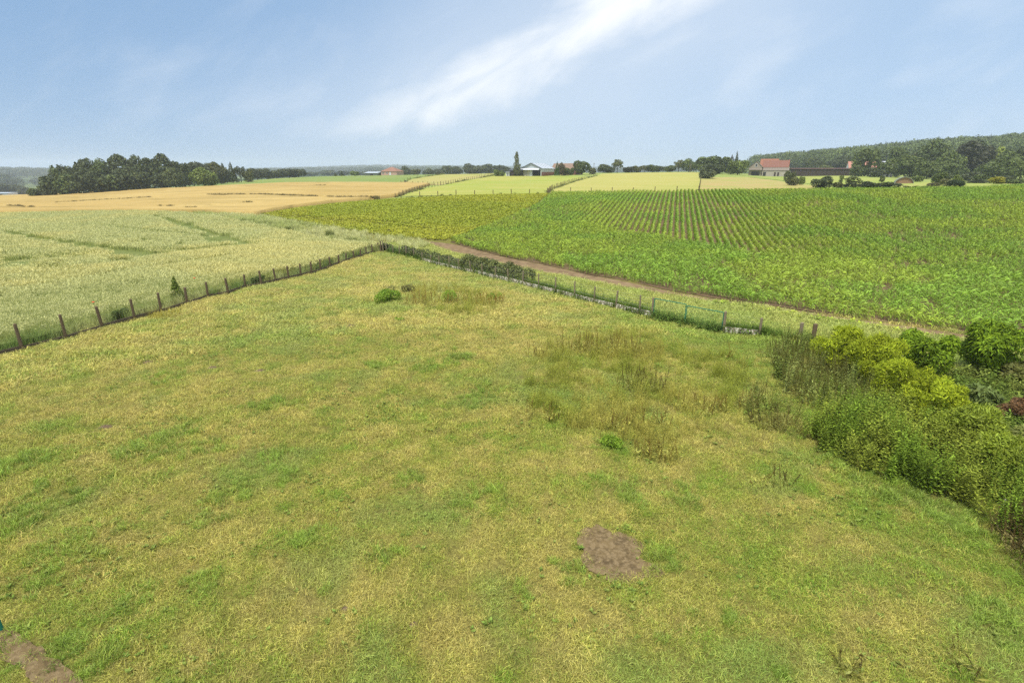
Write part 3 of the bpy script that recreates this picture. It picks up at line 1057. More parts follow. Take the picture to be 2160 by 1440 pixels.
def wheat_tuft(name, n, rad, sw, ew):
    Q, v, tp = blades(n, rad, 0.62, 0.86, sw, 0.16)
    e = np.stack([RNG.normal(0, .5, n), RNG.normal(0, .5, n), np.full(n, 1.0)], 1)
    ears = leaf_quads(tp, RNG.normal(0, 1, (n, 3)) * np.array([1, 1, .4]), ew, 4.5, along=e)
    lf, lv, _ = blades(n // 2, rad, 0.3, 0.62, sw * 1.6, 0.35)
    return quads_mesh(name, np.concatenate([Q, lf, ears]), np.concatenate([v, lv, RNG.uniform(0.2, 1, n)]), M_WHEAT,
                      np.concatenate([np.full(len(v), .85), np.ones(len(lv)), np.zeros(n)]))


wv = [wheat_tuft("wheat_plants", 34, 0.3, 0.012, 0.028) for _ in range(3)] + [wheat_tuft("wheat_plants_wide", 44, 0.55, 0.03, 0.06) for _ in range(3)]
TRAMS = [[(10, 492.5), (60, 502), (130, 515), (220, 528), (320, 541), (350, 543)], [(7, 497), (95, 514), (200, 531), (327, 551)],
         [(325, 459), (352, 469), (375, 480), (440, 497), (507, 521)], [(357, 466), (390, 477), (475, 505), (540, 523)],
         [(215, 482), (322, 494), (412, 502), (462, 516)], [(-60, 622), (87, 596), (200, 574), (350, 546), (437, 535), (540, 525)], [(-60, 610), (87, 586), (200, 566), (350, 541), (437, 531), (540, 522)],
         [(-60, 640), (120, 612), (300, 580), (480, 552)]]
TRAMS = [line_px([(a_, b_ + 4) for a_, b_ in q], 5) for q in TRAMS]
LODGED = [(65, 564, 2.2), (155, 554, 1.8), (265, 549, 1.8), (105, 577, 1.6), (10, 581, 2.2), (40, 560, 1.2), (300, 548, 1.0), (80, 498, 1.5), (485, 519, 2.2), (340, 543, 1.4), (455, 516, 1.4)]
LODGED = [(hit(a_, b_), c_) for a_, b_, c_ in LODGED]
lo, hi = WHEAT.min(0), WHEAT.max(0)
n = int(8.5 * np.prod(hi - lo))
x, y = RNG.uniform(lo[0], hi[0], n), RNG.uniform(lo[1], hi[1], n)
r_ = np.hypot(x, y)
m = in_view(x, y) & (RNG.uniform(0, 1, n) < np.where(r_ < 60, 1.0, 0.36))
x, y = x[m], y[m]
m = inside(WHEAT, x, y)
x, y = x[m], y[m]
dl = np.min([dist_line(q, x, y) for q in TRAMS], axis=0)
m = dl > np.where(np.hypot(x, y) < 45, .42, .62) * (.7 + .6 * fbm(x, y, 5, 77))
x, y = x[m], y[m]
r_ = np.hypot(x, y)
sz = 0.88 + 0.28 * fbm(x, y, 2.5, 31)
for c, q in LODGED:
    dd = np.hypot((x - c[0]), (y - c[1])) / (q * (0.6 + 0.9 * fbm(x, y, 0.8, 8)))
    sz = sz * (1 - 0.62 * np.exp(-dd ** 4))
a = sstep(.38, .62, fbm(x, y, 9, 15))[:, None]
tn = np.array([.63, .605, .27]) * a + np.array([.56, .575, .27]) * (1 - a)
q = sstep(.5, .7, fbm(x * 0.3 + y * 0.95, y * 0.3 - x * 0.1, 2.2, 16))[:, None] * .5
tn = tn * (1 - q) + np.array([.52, .54, .24]) * q
edge_d = dist_line(np.array(off), x, y)
e_ = sstep(1.3, 0.2, edge_d)[:, None]
scatter("wheat", np.stack([x, y, terrain(x, y)], 1), np.stack([np.ones(len(x)), np.ones(len(x)), sz], 1), rots(len(x), .06), tn * RNG.uniform(.97, 1.03, (len(x), 1)),
        wv, "pale green wheat in ear, crossed by dark tractor lines", np.where(r_ < 45, 0, 3) + RNG.integers(0, 3, len(x)))
print("wheat", len(x))

# rank grass between the left fence and the wheat
x, y = [], []
for a_, b_ in zip(off[:-1], off[1:]):
    k_ = int(np.hypot(*(b_ - a_)) * 9)
    tt = RNG.uniform(0, 1, k_)
    dd = (b_ - a_) / np.hypot(*(b_ - a_))
    o_ = RNG.uniform(-0.55, 0.25, k_)
    x += list(a_[0] + (b_[0] - a_[0]) * tt - dd[1] * o_)
    y += list(a_[1] + (b_[1] - a_[1]) * tt + dd[0] * o_)
x, y = np.array(x), np.array(y)
a = sstep(.42, .6, fbm(x, y, 3, 19))[:, None]
tn = np.array([.42, .46, .19]) * a + np.array([.17, .26, .065]) * (1 - a)
rank = [tuft("rank_tuft", 40, 0.28, 0.3, 0.85, 0.014, 0.3) for _ in range(3)]
scatter("rank_grass", np.stack([x, y, terrain(x, y)], 1), RNG.uniform(.6, 1.05, len(x)), rots(len(x)), tn * RNG.uniform(.8, 1.2, (len(x), 1)), rank, "rank grass standing behind the left fence")

# ================================================================== ROW CROPS
M_CORN = mat_leaf("maize_leaf", source="tint", trans=0.3, lo=0.45, hi=1.5, warm=(1.2, 1.06, .7), rough=0.5)


def corn_plant(name, wmul=1.0):
    Q, v = [], []
    hh = RNG.uniform(0.5, 0.62)
    st = np.array([[(-.012, 0, 0), (.012, 0, 0), (.008, 0, hh), (-.008, 0, hh)], [(0, -.012, 0), (0, .012, 0), (0, .008, hh), (0, -.008, hh)]])
    Q += list(st)
    v += [.5, .5]
    a0 = RNG.uniform(0, 6.28)
    for i in range(8):
        a = a0 + math.pi * i + RNG.normal(0, .45)
        z = hh * (0.15 + 0.8 * i / 7)
        L = RNG.uniform(.34, .55)
        wd = 0.05 * wmul * RNG.uniform(.8, 1.2)
        dr = np.array([math.cos(a), math.sin(a)])
        pd = np.array([-dr[1], dr[0]])
        pts_ = [(0, 0), (.3, .16), (.65, .20), (1.0, .06 - RNG.uniform(0, .14))]
        ws = [.4, 1, .85, .1]
        tone = RNG.uniform(.1, 1)
        for (s0, e0), (s1, e1), w0, w1 in zip(pts_[:-1], pts_[1:], ws[:-1], ws[1:]):
            p0 = np.array([*(dr * s0 * L), z + e0 * L * 1.6])
            p1 = np.array([*(dr * s1 * L), z + e1 * L * 1.6])
            k0 = np.array([*(pd * w0 * wd / 2), .02 * w0])
            k1 = np.array([*(pd * w1 * wd / 2), .02 * w1])
            Q.append((p0 - k0, p0 + k0, p1 + k1, p1 - k1))
            v.append(tone)
    return quads_mesh(name, np.array(Q), np.array(v), M_CORN)


corn = [corn_plant("maize_plant") for _ in range(4)] + [corn_plant("maize_plant_broad", 1.35) for _ in range(4)]
NEAR_EDGE = line_px([(950, 511), (1155, 560), (1330, 595), (1505, 629), (1654, 649), (1881, 682), (2160, 719), (2420, 757)], 2)
ra = R(16.6)
dirr, perp = np.array([math.sin(ra), math.cos(ra)]), np.array([math.cos(ra), -math.sin(ra)])
u, s = np.meshgrid(np.arange(-60, 170, 0.75), np.arange(0, 190, 0.17), indexing="ij")
u = u + RNG.normal(0, .035, u.shape)
s = s + RNG.uniform(-.06, .06, s.shape)
x, y = (u * perp[0] + s * dirr[0]).ravel(), (u * perp[1] + s * dirr[1]).ravel()
m = in_view(x, y) & (np.hypot(x, y) < 190)
x, y = x[m], y[m]
m = inside(CORN, x, y)
x, y = x[m], y[m]
m = dist_line(NEAR_EDGE, x, y) > 19.5 + 2 * fbm(x, y, 6, 3)
xi, yi = x[m], y[m]
# headland: rows along the near edge
e0, e1 = NEAR_EDGE[0], NEAR_EDGE[-1]
hd = (e1 - e0) / np.hypot(*(e1 - e0))
hp = np.array([-hd[1], hd[0]])
if hp @ dirr < 0:
    hp = -hp
u, s = np.meshgrid(np.arange(-12.4, 22, 0.75), np.arange(-12, 130, 0.19), indexing="ij")
u = u + RNG.normal(0, .05, u.shape)
x, y = (e0[0] + u * hp[0] + s * hd[0]).ravel(), (e0[1] + u * hp[1] + s * hd[1]).ravel()
m = in_view(x, y)
x, y = x[m], y[m]
m = inside(CORN, x, y) & (dist_line(NEAR_EDGE, x, y) < 19.8 + 2 * fbm(x, y, 6, 3))
inner = np.concatenate([np.ones(len(xi)), np.zeros(int(m.sum()))])
x, y = np.concatenate([xi, x[m]]), np.concatenate([yi, y[m]])
gap = fbm(x, y, 1.6, 43)
m = (gap > 0.36) | (RNG.uniform(0, 1, len(x)) < .3)
x, y, inner = x[m], y[m], inner[m]
r_ = np.hypot(x, y)
a = sstep(.35, .65, fbm(x, y, 7, 23))[:, None]
tn = np.array([.18, .31, .038]) * a + np.array([.24, .34, .042]) * (1 - a)
farg = sstep(70, 120, r_)[:, None]
scatter("maize", np.stack([x, y, terrain(x, y)], 1), ((.82 + .5 * fbm(x, y, 3, 25)) * RNG.uniform(.8, 1.15, len(x)))[:, None] * np.where(inner[:, None] > 0, np.array([[.60, .60, .84]]), np.array([[.78, .78, .82]])), rots(len(x), .1), tn * RNG.uniform(.8, 1.25, (len(x), 1)), corn,
        "young knee-high maize plants in rows across the right-hand field", np.where(r_ < 55, 0, 4) + RNG.integers(0, 4, len(x)))
print("maize", len(x))

M_BEET = mat_leaf("beet_leaf", source="tint", trans=0.3, lo=0.8, hi=1.2, warm=(1.25, 1.08, .6))


def beet_plant(name):
    n = 12
    a = RNG.uniform(0, 6.28, n)
    rr = RNG.uniform(.05, .14, n)
    c = np.stack([np.cos(a) * rr, np.sin(a) * rr, RNG.uniform(.08, .22, n)], 1)
    al = np.stack([np.cos(a), np.sin(a), RNG.uniform(.3, 1.2, n)], 1)
    nr = np.stack([-np.cos(a) * .6, -np.sin(a) * .6, np.ones(n)], 1)
    return quads_mesh(name, leaf_quads(c, nr, RNG.uniform(.09, .14, n), 2.0, along=al), RNG.uniform(0, 1, n), M_BEET)


beet = [beet_plant("beet_plant") for _ in range(4)]
b0, b1 = hit(600, 462), hit(938, 508)
bd = (b1 - b0) / np.hypot(*(b1 - b0))
bp = np.array([-bd[1], bd[0]])
if bp[1] < 0:
    bp = -bp
u, s = np.meshgrid(np.arange(-8, 75, 0.45), np.arange(-30, 95, 0.21), indexing="ij")
u = u + RNG.normal(0, .04, u.shape)
s = s + RNG.uniform(-.12, .12, s.shape)
x, y = (b0[0] + u * bp[0] + s * bd[0]).ravel(), (b0[1] + u * bp[1] + s * bd[1]).ravel()
m = inside(BEET, x, y)
x, y = x[m], y[m]
tl = np.min([dist_line(line_px(q, 4), x, y) for q in ([(585, 455), (660, 463), (760, 470), (860, 480), (960, 490)], [(590, 452), (700, 463), (800, 468), (900, 478)])], axis=0)
m = (tl > .28) & ((fbm(x, y, 2.0, 47) > .2))
x, y = x[m], y[m]
a = sstep(.4, .6, fbm(x, y, 14, 29))[:, None]
tn = np.array([.285, .355, .042]) * a + np.array([.33, .375, .046]) * (1 - a)
scatter("beet_plants", np.stack([x, y, terrain(x, y)], 1), RNG.uniform(.95, 1.35, len(x)), rots(len(x)), tn * RNG.uniform(.9, 1.1, (len(x), 1)), beet, "low yellow-green crop plants in close rows")
print("beet", len(x))
# ================================================================== FENCES
M_POSTD = mat_flat("weathered_post", (.12, .085, .05), .85, .45, 9, bump=.5)
M_POSTC = mat_flat("concrete_post", (.19, .155, .10), .9, .4, 11, bump=.5)
M_BOARD = mat_flat("mossy_board", (.105, .08, .055), .9, .5, 5, bump=.6)
M_WIRE = mat_flat("galvanised_wire", (.28, .28, .26), .5, .15, 20, .6)
M_GREENP = mat_flat("green_paint", (.012, .16, .105), .45, .2, 8)


def mat_speckle():
    m, t, out = new_mat("lichen_concrete")
    pos = t.node("ShaderNodeTexCoord").outputs["Object"]
    n = t.noise(pos, 7, 6, .75)
    v = t.node("ShaderNodeTexVoronoi")
    t.put(v.inputs["Vector"], pos)
    v.inputs["Scale"].default_value = 11
    sp = t.math("MULTIPLY", t.step(v.outputs["Distance"], .62, .3), t.step(n, .32, .52))
    c = t.mix(sp, (.24, .20, .15), (.80, .77, .68))
    principled(t, out, c, .95, n, .01, .5, spec=.1)
    return m


M_SPECK = mat_speckle()


def post_mesh(name, mat, w=0.105):
    b = MB()
    c = w * .28
    h = w / 2
    ring = [(-h + c, -h), (h - c, -h), (h, -h + c), (h, h - c), (h - c, h), (-h + c, h), (-h, h - c), (-h, -h + c)]
    lv = [(0, 1), (.5, .96), (.965, .93), (1.0, .55)]
    vs = [(x * s_, y * s_, z) for z, s_ in lv for x, y in ring]
    fs = []
    for k_ in range(3):
        for i in range(8):
            fs.append((k_ * 8 + i, k_ * 8 + (i + 1) % 8, k_ * 8 + 8 + (i + 1) % 8, k_ * 8 + 8 + i))
    fs.append(tuple(range(24, 32)))
    fs.append(tuple(range(7, -1, -1)))
    b.add(vs, fs)
    return b.mesh(name, mat)


def seg_box(b, p, q, w, z0, h):
    """an upright board between two ground points, following the slope"""
    d = (q - p) / np.hypot(*(q - p))
    nrm = np.array([-d[1], d[0]]) * w / 2
    vs = []
    for c in (p, q):
        g = tz(*c)
        for sg in (-1, 1):
            for z in (z0, z0 + h):
                vs.append((c[0] + nrm[0] * sg, c[1] + nrm[1] * sg, g + z))
    b.add(vs, [(0, 1, 3, 2), (4, 6, 7, 5), (0, 4, 5, 1), (2, 3, 7, 6), (1, 5, 7, 3), (0, 2, 6, 4)])


def fence(name, label, posts, mat, boards, board_mat, bh, wires, post_w=.105, board_name="base_board"):
    """posts: list of (xy, height); boards: index pairs of posts joined by a base board"""
    o0 = posts[0][0]
    root = empty(name, (o0[0], o0[1], tz(*o0)), label, "fence")
    pm = post_mesh("post", mat, post_w)
    for (p, h) in posts:
        po = link("post", pm, root)
        po.location = (p[0] - o0[0], p[1] - o0[1], tz(*p) - tz(*o0) - .02)
        po.rotation_euler = (random.gauss(0, .025), random.gauss(0, .03), random.uniform(-.2, .2))
        k_ = random.uniform(.9, 1.1)
        po.scale = (k_, k_, h)
    sh = Vector((-o0[0], -o0[1], -tz(*o0)))
    for a, c in boards:
        b = MB()
        p, q = posts[a][0], posts[c][0]
        d = (q - p) / np.hypot(*(q - p))
        seg_box(b, p + d * .07, q - d * .07, .05, -.05 + random.uniform(-.02, .02), bh + .05)
        b.obj(board_name, board_mat, root, sh)
    b = MB()
    for (p, h), (q, h2) in zip(posts[:-1], posts[1:]):
        if np.hypot(*(q - p)) > 4.5 and name != "pasture_fence":
            continue
        for f in wires:
            b.tube([(p[0], p[1], tz(*p) + h * f), ((p[0] + q[0]) / 2, (p[1] + q[1]) / 2, (tz(*p) + tz(*q)) / 2 + (h + h2) / 2 * f - .015), (q[0], q[1], tz(*q) + h2 * f)], .0038, 3)
    if b.v:
        b.obj("wire", M_WIRE, root, sh)
    return root


fl = LP + [(CORNER, 1.2)]
fence("wire_fence", "dark post and wire fence with a low dark base board beside the wheat", fl, M_POSTD, [(i, i + 1) for i in range(len(fl) - 1)], M_BOARD, .22, (.25, .34, .43, .52, .61, .7, .79, .88, .96), .14)
fr = [(CORNER + np.array([.25, 0]), 1.2)] + RP
fence("wire_fence", "grey concrete post fence with pale lichen-speckled base panels beside the dirt track", fr, M_POSTC, [(i, i + 1) for i in range(6, len(fr) - 1)], M_SPECK, .36, (.45, .5, .65, .8, .93), .10, "base_panel")
fence("wire_fence", "short fence piece of two concrete posts right of the green gate", [(GATE_B, GATE_BH), (END_B, END_BH)], M_POSTC, [(0, 1)], M_SPECK, .36, (.5, .7, .93), .115, "base_panel")


def gate():
    A, B = RP[-1][0], GATE_B
    d = (B - A) / np.hypot(*(B - A))
    root = empty("wire_gate", (A[0], A[1], tz(*A)), "green wire gate of two leaves overgrown at its foot", "gate")
    W = float(np.hypot(*(B - A)))
    ang = math.atan2(d[1], d[0])
    root.rotation_euler = (0, 0, ang)
    H1, H2 = 1.15, 1.08
    mid = hit(1441, 686)
    m = float((mid - A) @ d)
    for x0, x1, hh, mtop in ((.10, m - .03, H1, M_WIRE), (m + .03, W - .10, H2, M_GREENP)):
        b = MB()
        r_ = .022
        b.tube([(x0, 0, .05), (x0, 0, hh)], r_, 8).tube([(x1, 0, .05), (x1, 0, hh)], r_, 8)
        b.tube([(x0, 0, hh), (x1, 0, hh)], r_, 8).tube([(x0, 0, .08), (x1, 0, .08)], r_, 8)
        lf = b.obj("gate_leaf", M_GREENP, root)
        mm = MB()
        k_ = int((x1 - x0) / .07)
        for i in range(1, k_):
            xx = x0 + (x1 - x0) * i / k_
            mm.tube([(xx, 0, .08), (xx, 0, hh)], .0022, 3)
        for i in range(1, 10):
            mm.tube([(x0, 0.004, .08 + (hh - .08) * i / 10), (x1, 0.004, .08 + (hh - .08) * i / 10)], .0022, 3)
        mm.obj("wire_mesh", M_GREENP, lf)


gate()
for (px_, yb, yt, w_, lab, mt) in ((1687, 711, 687, .17, "short grey concrete post standing alone between the fence end and the golden hedge", M_POSTC),
                                   (1715, 714, 689, .20, "squat dark-sided concrete post close against the golden hedge", M_POSTD)):
    q, h = post_pt((px_, yb, px_, yt))
    b = link("concrete_post", post_mesh("concrete_post", mt, w_), loc=(q[0], q[1], tz(*q) - .02))
    b.scale = (1, 1, h)
    tag(b, lab, "post")


# far pasture fences: small posts along lines of the photograph
def far_fence(pts, gap, label, h=1.15):
    L = line_px(pts, 6)
    seg = np.hypot(*(L[1:] - L[:-1]).T)
    cum = np.concatenate([[0], np.cumsum(seg)])
    n_ = max(2, min(95, int(cum[-1] / gap)))
    ps = []
    for i in range(n_ + 1):
        s_ = cum[-1] * i / n_
        j = min(len(seg) - 1, int(np.searchsorted(cum, s_, "right") - 1))
        tt = (s_ - cum[j]) / max(seg[j], 1e-6)
        ps.append((L[j] + (L[j + 1] - L[j]) * tt, h * random.uniform(.88, 1.12)))
    fence("pasture_fence", label, ps, M_POSTD, [], None, 0, (.5, .9), .16)
    return L


F1 = far_fence([(846, 418), (905, 414.5), (985, 412), (1080, 410), (1155, 408.5)], 3.6, "post fence along the foot of the pasture below the barn")
F2 = far_fence([(1160, 408.2), (1300, 406.5), (1400, 405.5), (1474, 404.5)], 4.2, "post fence between the pale pasture and the maize rows")
F3 = far_fence([(834, 417), (860, 409), (890, 399.5), (932, 391), (984, 380.8), (1044, 370)], 3.2, "weedy post fence climbing beside the barley towards the dark shed")
F4 = far_fence([(1157, 407), (1164, 401), (1190, 391), (1214, 383), (1244, 374.5), (1259, 371.5)], 3.2, "post fence climbing between the two pastures right of the barn")
F5 = far_fence([(846, 388.2), (868, 377.8), (911, 371.2), (940, 367.6)], 4.5, "weedy post fence between the green crop and the upper pasture")
F6 = far_fence([(1474, 404), (1477, 388), (1478.5, 376)], 4.0, "post fence at the right side of the pale pasture")
F7 = far_fence([(848, 389.2), (880, 390), (908, 391), (930, 391.2)], 3.5, "post fence at the foot of the upper pasture")

# ================================================================== WEEDS
M_WEED = mat_leaf("weed", source="tint", trans=0.18, lo=0.5, hi=1.35, second=(.75, .62, .60), warm=(1.08, 1.03, .85), rough=.85, spec=.06)


def nettle(name, h=1.0, n_lv=8, leaf=.10):
    Q, v = [], []
    for sx in range(4):
        ox, oy = RNG.normal(0, .09, 2)
        lx, ly = RNG.normal(0, .10, 2)
        hh = h * RNG.uniform(.7, 1.05)
        st = np.array([[(ox - .006, oy, 0), (ox + .006, oy, 0), (ox + lx + .003, oy + ly, hh), (ox + lx - .003, oy + ly, hh)]])
        Q.append(st)
        v.append([.3])
        for k_ in range(n_lv):
            f = .22 + .78 * k_ / (n_lv - 1)
            a = k_ * 1.57 + RNG.normal(0, .3)
            ls = leaf * (1.15 - .6 * f) * RNG.uniform(.8, 1.2)
            for sg in (0, math.pi):
                dr = np.array([math.cos(a + sg), math.sin(a + sg), -.25 + .5 * f])
                c = np.array([[ox + lx * f, oy + ly * f, hh * f]]) + dr * ls * .75
                nr = np.array([[-dr[0] * .3, -dr[1] * .3, 1.0]]) + RNG.normal(0, .25, (1, 3))
                Q.append(leaf_quads(c, nr, ls * .75, 2.0, along=dr[None]))
                v.append(RNG.uniform(0, 1, 1))
    return quads_mesh(name, np.concatenate(Q), np.concatenate(v), M_WEED)


def dock(name, n=3, h=.9, seeds=70, leaves=5, spread=.1):
    Q, v, m = [], [], []
    for s_ in range(n):
        ox, oy = RNG.normal(0, spread, 2)
        lx, ly = RNG.normal(0, .13, 2)
        hh = h * RNG.uniform(.55, 1.15)
        Q.append(np.array([[(ox - .007, oy, 0), (ox + .007, oy, 0), (ox + lx + .004, oy + ly, hh), (ox + lx - .004, oy + ly, hh)],
                           [(ox, oy - .007, 0), (ox, oy + .007, 0), (ox + lx, oy + ly + .004, hh), (ox + lx, oy + ly - .004, hh)]]))
        v += [.4, .4]
        m += [.6, .6]
        f = RNG.uniform(.45, 1, seeds)
        f = .45 + np.round((f - .45) * 14) / 14 + RNG.normal(0, .008, seeds)
        rr = .020 * (1.25 - f) + .006
        a = RNG.uniform(0, 6.28, seeds)
        c = np.stack([ox + lx * f + np.cos(a) * rr, oy + ly * f + np.sin(a) * rr, hh * f], 1)
        Q.append(leaf_quads(c, RNG.normal(0, 1, (seeds, 3)), RNG.uniform(.014, .026, seeds), 1.2))
        v += list(RNG.uniform(0, .7, seeds))
        m += [1.0] * seeds
    if leaves:
        k_ = leaves * n
        a = RNG.uniform(0, 6.28, k_)
        z = RNG.uniform(.05, .5, k_) * h
        ls = RNG.uniform(.12, .26, k_) * (1.1 - z / h)
        dr = np.stack([np.cos(a), np.sin(a), RNG.uniform(-.1, .9, k_)], 1)
        c = np.stack([RNG.normal(0, spread, k_), RNG.normal(0, spread, k_), z], 1) + dr * ls[:, None] * .5
        Q.append(leaf_quads(c, np.stack([-dr[:, 0] * .4, -dr[:, 1] * .4, np.ones(k_)], 1), ls * .3, 3.2, along=dr))
        v += list(RNG.uniform(.2, 1, k_))
        m += [0.0] * k_
    return np.concatenate(Q), np.array(v), np.array(m)


def dock_mesh(name, **kw):
    Q, v, m = dock(name, **kw)
    return quads_mesh(name, Q, v, M_WEED, m)


def wispy(name, n=26, rad=.22, h=(.35, .75)):
    Q, v, tp = blades(n, rad, h[0], h[1], .007, .22)
    c = np.concatenate([tp + RNG.normal(0, .018, tp.shape) - np.array([0, 0, .03]) * k_ for k_ in range(4)])
    s_ = leaf_quads(c, RNG.normal(0, 1, c.shape), RNG.uniform(.014, .026, len(c)), 1.6)
    Q2, v2, _ = blades(30, rad * 1.1, .10, .28, .011, .6)
    return quads_mesh(name, np.concatenate([Q, s_, Q2]), np.concatenate([v, RNG.uniform(.3, 1, len(s_)), v2]), M_WEED,
                      np.concatenate([np.full(len(v), .15), np.full(len(s_), .30), np.zeros(len(v2))]))


nett = [nettle("nettle_stems", 1.15, 13, .065), nettle("nettle_stems", .95, 9, .085), nettle("nettle_stems", 1.3, 15, .055), nettle("nettle_stems", 1.05, 11, .075)]
dockv = [dock_mesh("dock_stems", n=3, h=.95) for _ in range(3)]
wisp = [wispy("wispy_weed") for _ in range(3)]
lush_nett = [nettle("low_nettle", .5, 5, .09) for _ in range(2)]


def in_poly_px(pts, dens, n=3):
    P = poly_px(pts, n)
    lo, hi = P.min(0), P.max(0)
    k_ = int(dens * np.prod(hi - lo))
    x, y = RNG.uniform(lo[0], hi[0], k_), RNG.uniform(lo[1], hi[1], k_)
    m = inside(P, x, y)
    return x[m], y[m]


def stuff_at(name, x, y, sc, c0, c1, cs, variants, label, idx=None, tilt=.1):
    a = sstep(.38, .62, fbm(x, y, cs, 65))[:, None]
    tn = (np.array(c0) * a + np.array(c1) * (1 - a)) * RNG.uniform(.75, 1.25, (len(x), 1))
    return scatter(name, np.stack([x, y, terrain(x, y) - .01], 1), sc, rots(len(x), tilt), tn, variants, label, idx)


# the patch of tall wispy weeds in the meadow
x, y = in_poly_px([(1105, 800), (1150, 735), (1230, 715), (1330, 705), (1450, 735), (1560, 760), (1590, 800), (1540, 860), (1560, 900), (1450, 925), (1420, 985), (1340, 960), (1290, 920), (1180, 905), (1120, 880)], 16)
m = fbm(x, y, 1.0, 81) + .35 * fbm(x, y, .35, 82) > .64 + .10 * RNG.normal(0, .35, len(x))
x1, y1 = x[m], y[m]
x, y = in_poly_px([(905, 655), (880, 635), (860, 615), (900, 606), (985, 608), (1050, 622), (1068, 640), (1040, 660), (960, 668)], 8)
m = fbm(x, y, 1.2, 81) > .40
x, y = np.concatenate([x1, x[m]]), np.concatenate([y1, y[m]])
stuff_at("tall_weeds", x, y, RNG.uniform(.45, 1.0, len(x)), (.40, .39, .09), (.28, .33, .055), 1.6, wisp, "wispy yellow-green seeding weeds standing in the middle of the meadow")

# the bank of docks and nettles along the right border
x, y = in_poly_px([(1612, 765), (1650, 728), (1740, 745), (1830, 800), (1860, 850), (1810, 890), (1740, 880), (1680, 850), (1640, 820)], 11)
stuff_at("dock_bank", x, y, RNG.uniform(.75, 1.25, len(x)), (.23, .27, .08), (.17, .23, .05), 1.2, dockv + nett[:1], "grey-green seeding docks massed in front of the golden hedge")
x, y = in_poly_px([(1690, 930), (1725, 895), (1800, 880), (1880, 880), (1960, 915), (2060, 965), (2160, 1010), (2330, 1060), (2330, 1250), (2160, 1175), (2085, 1105), (2000, 1062), (1900, 1028), (1790, 985)], 22)
m = fbm(x, y, .8, 83) > .36
x, y = x[m], y[m]
stuff_at("nettle_bank", x, y, RNG.uniform(.75, 1.1, len(x)) * (.55 + 1.1 * fbm(x, y, 1.3, 84)), (.15, .235, .028), (.235, .285, .042), 1.1, nett, "dense green nettles banked along the right border of the meadow")
x, y = in_poly_px([(2085, 1130), (2110, 1095), (2160, 1110), (2300, 1170), (2300, 1330), (2190, 1260), (2130, 1190)], 26)
stuff_at("dock_bank", x, y, RNG.uniform(.6, .95, len(x)), (.17, .15, .06), (.14, .17, .05), .8, dockv, "brown-topped docks crowding the lower right edge")
x, y = in_poly_px([(1555, 850), (1600, 815), (1650, 850), (1700, 890), (1720, 940), (1690, 950), (1630, 915), (1580, 890)], 9)
m = fbm(x, y, .9, 85) > .45
x, y = x[m], y[m]
stuff_at("border_weeds", x, y, RNG.uniform(.45, 1.0, len(x)), (.26, .27, .08), (.17, .23, .045), 1.0, wisp + dockv + nett[:2], "thin mixed weeds straggling from the bank into the meadow")
# nettles under the gate and growth along the foot of the right fence
xs, ys = [], []
A_, B_ = RP[-1][0], GATE_B
k_ = 150
tt = RNG.uniform(0, 1, k_)
dd = (B_ - A_) / np.hypot(*(B_ - A_))
o_ = RNG.normal(0.0, .22, k_)
xs.append(A_[0] + (B_[0] - A_[0]) * tt - dd[1] * o_)
ys.append(A_[1] + (B_[1] - A_[1]) * tt + dd[0] * o_)
x, y = np.concatenate(xs), np.concatenate(ys)
stuff_at("gate_nettles", x, y, RNG.uniform(.7, 1.2, len(x)), (.10, .17, .035), (.12, .20, .04), 1, lush_nett, "low dark nettles round the foot of the green gate")
xs, ys, ss = [], [], []
for (p, _), (q, _) in list(zip(RP[:-1], RP[1:])) + [((GATE_B, 0), (END_B, 0)), ((END_B, 0), (hit(1730, 735), 0))]:
    L_ = np.hypot(*(q - p))
    k_ = int(L_ * 26)
    tt = RNG.uniform(0, 1, k_)
    dd = (q - p) / L_
    o_ = np.abs(RNG.normal(0.15, .28, k_)) + .05
    xs.append(p[0] + (q[0] - p[0]) * tt - dd[1] * o_)
    ys.append(p[1] + (q[1] - p[1]) * tt + dd[0] * o_)
x, y = np.concatenate(xs), np.concatenate(ys)
m = ~inside(MEADOW, x, y)
x, y = x[m], y[m]
rank2 = [tuft("verge_tuft", 40, 0.22, 0.2, 0.5, 0.014, 0.4, M_WEED) for _ in range(3)]
stuff_at("fence_weeds", x, y, RNG.uniform(.8, 1.5, len(x)), (.12, .20, .035), (.18, .25, .05), 2, rank2 + lush_nett[:1], "dark green growth behind the right fence")
# rough garden beyond the hedge
x, y = in_poly_px([(1990, 800), (2060, 780), (2160, 770), (2330, 790), (2330, 1000), (2160, 950), (2080, 905), (2020, 860)], 13)
garden = [nettle("garden_weed", .55, 6, .12) for _ in range(3)]
stuff_at("garden_weeds", x, y, RNG.uniform(.6, 1.3, len(x)), (.11, .17, .03), (.18, .22, .05), 1.2, garden + rank2[:1], "mixed green undergrowth behind the golden hedge")
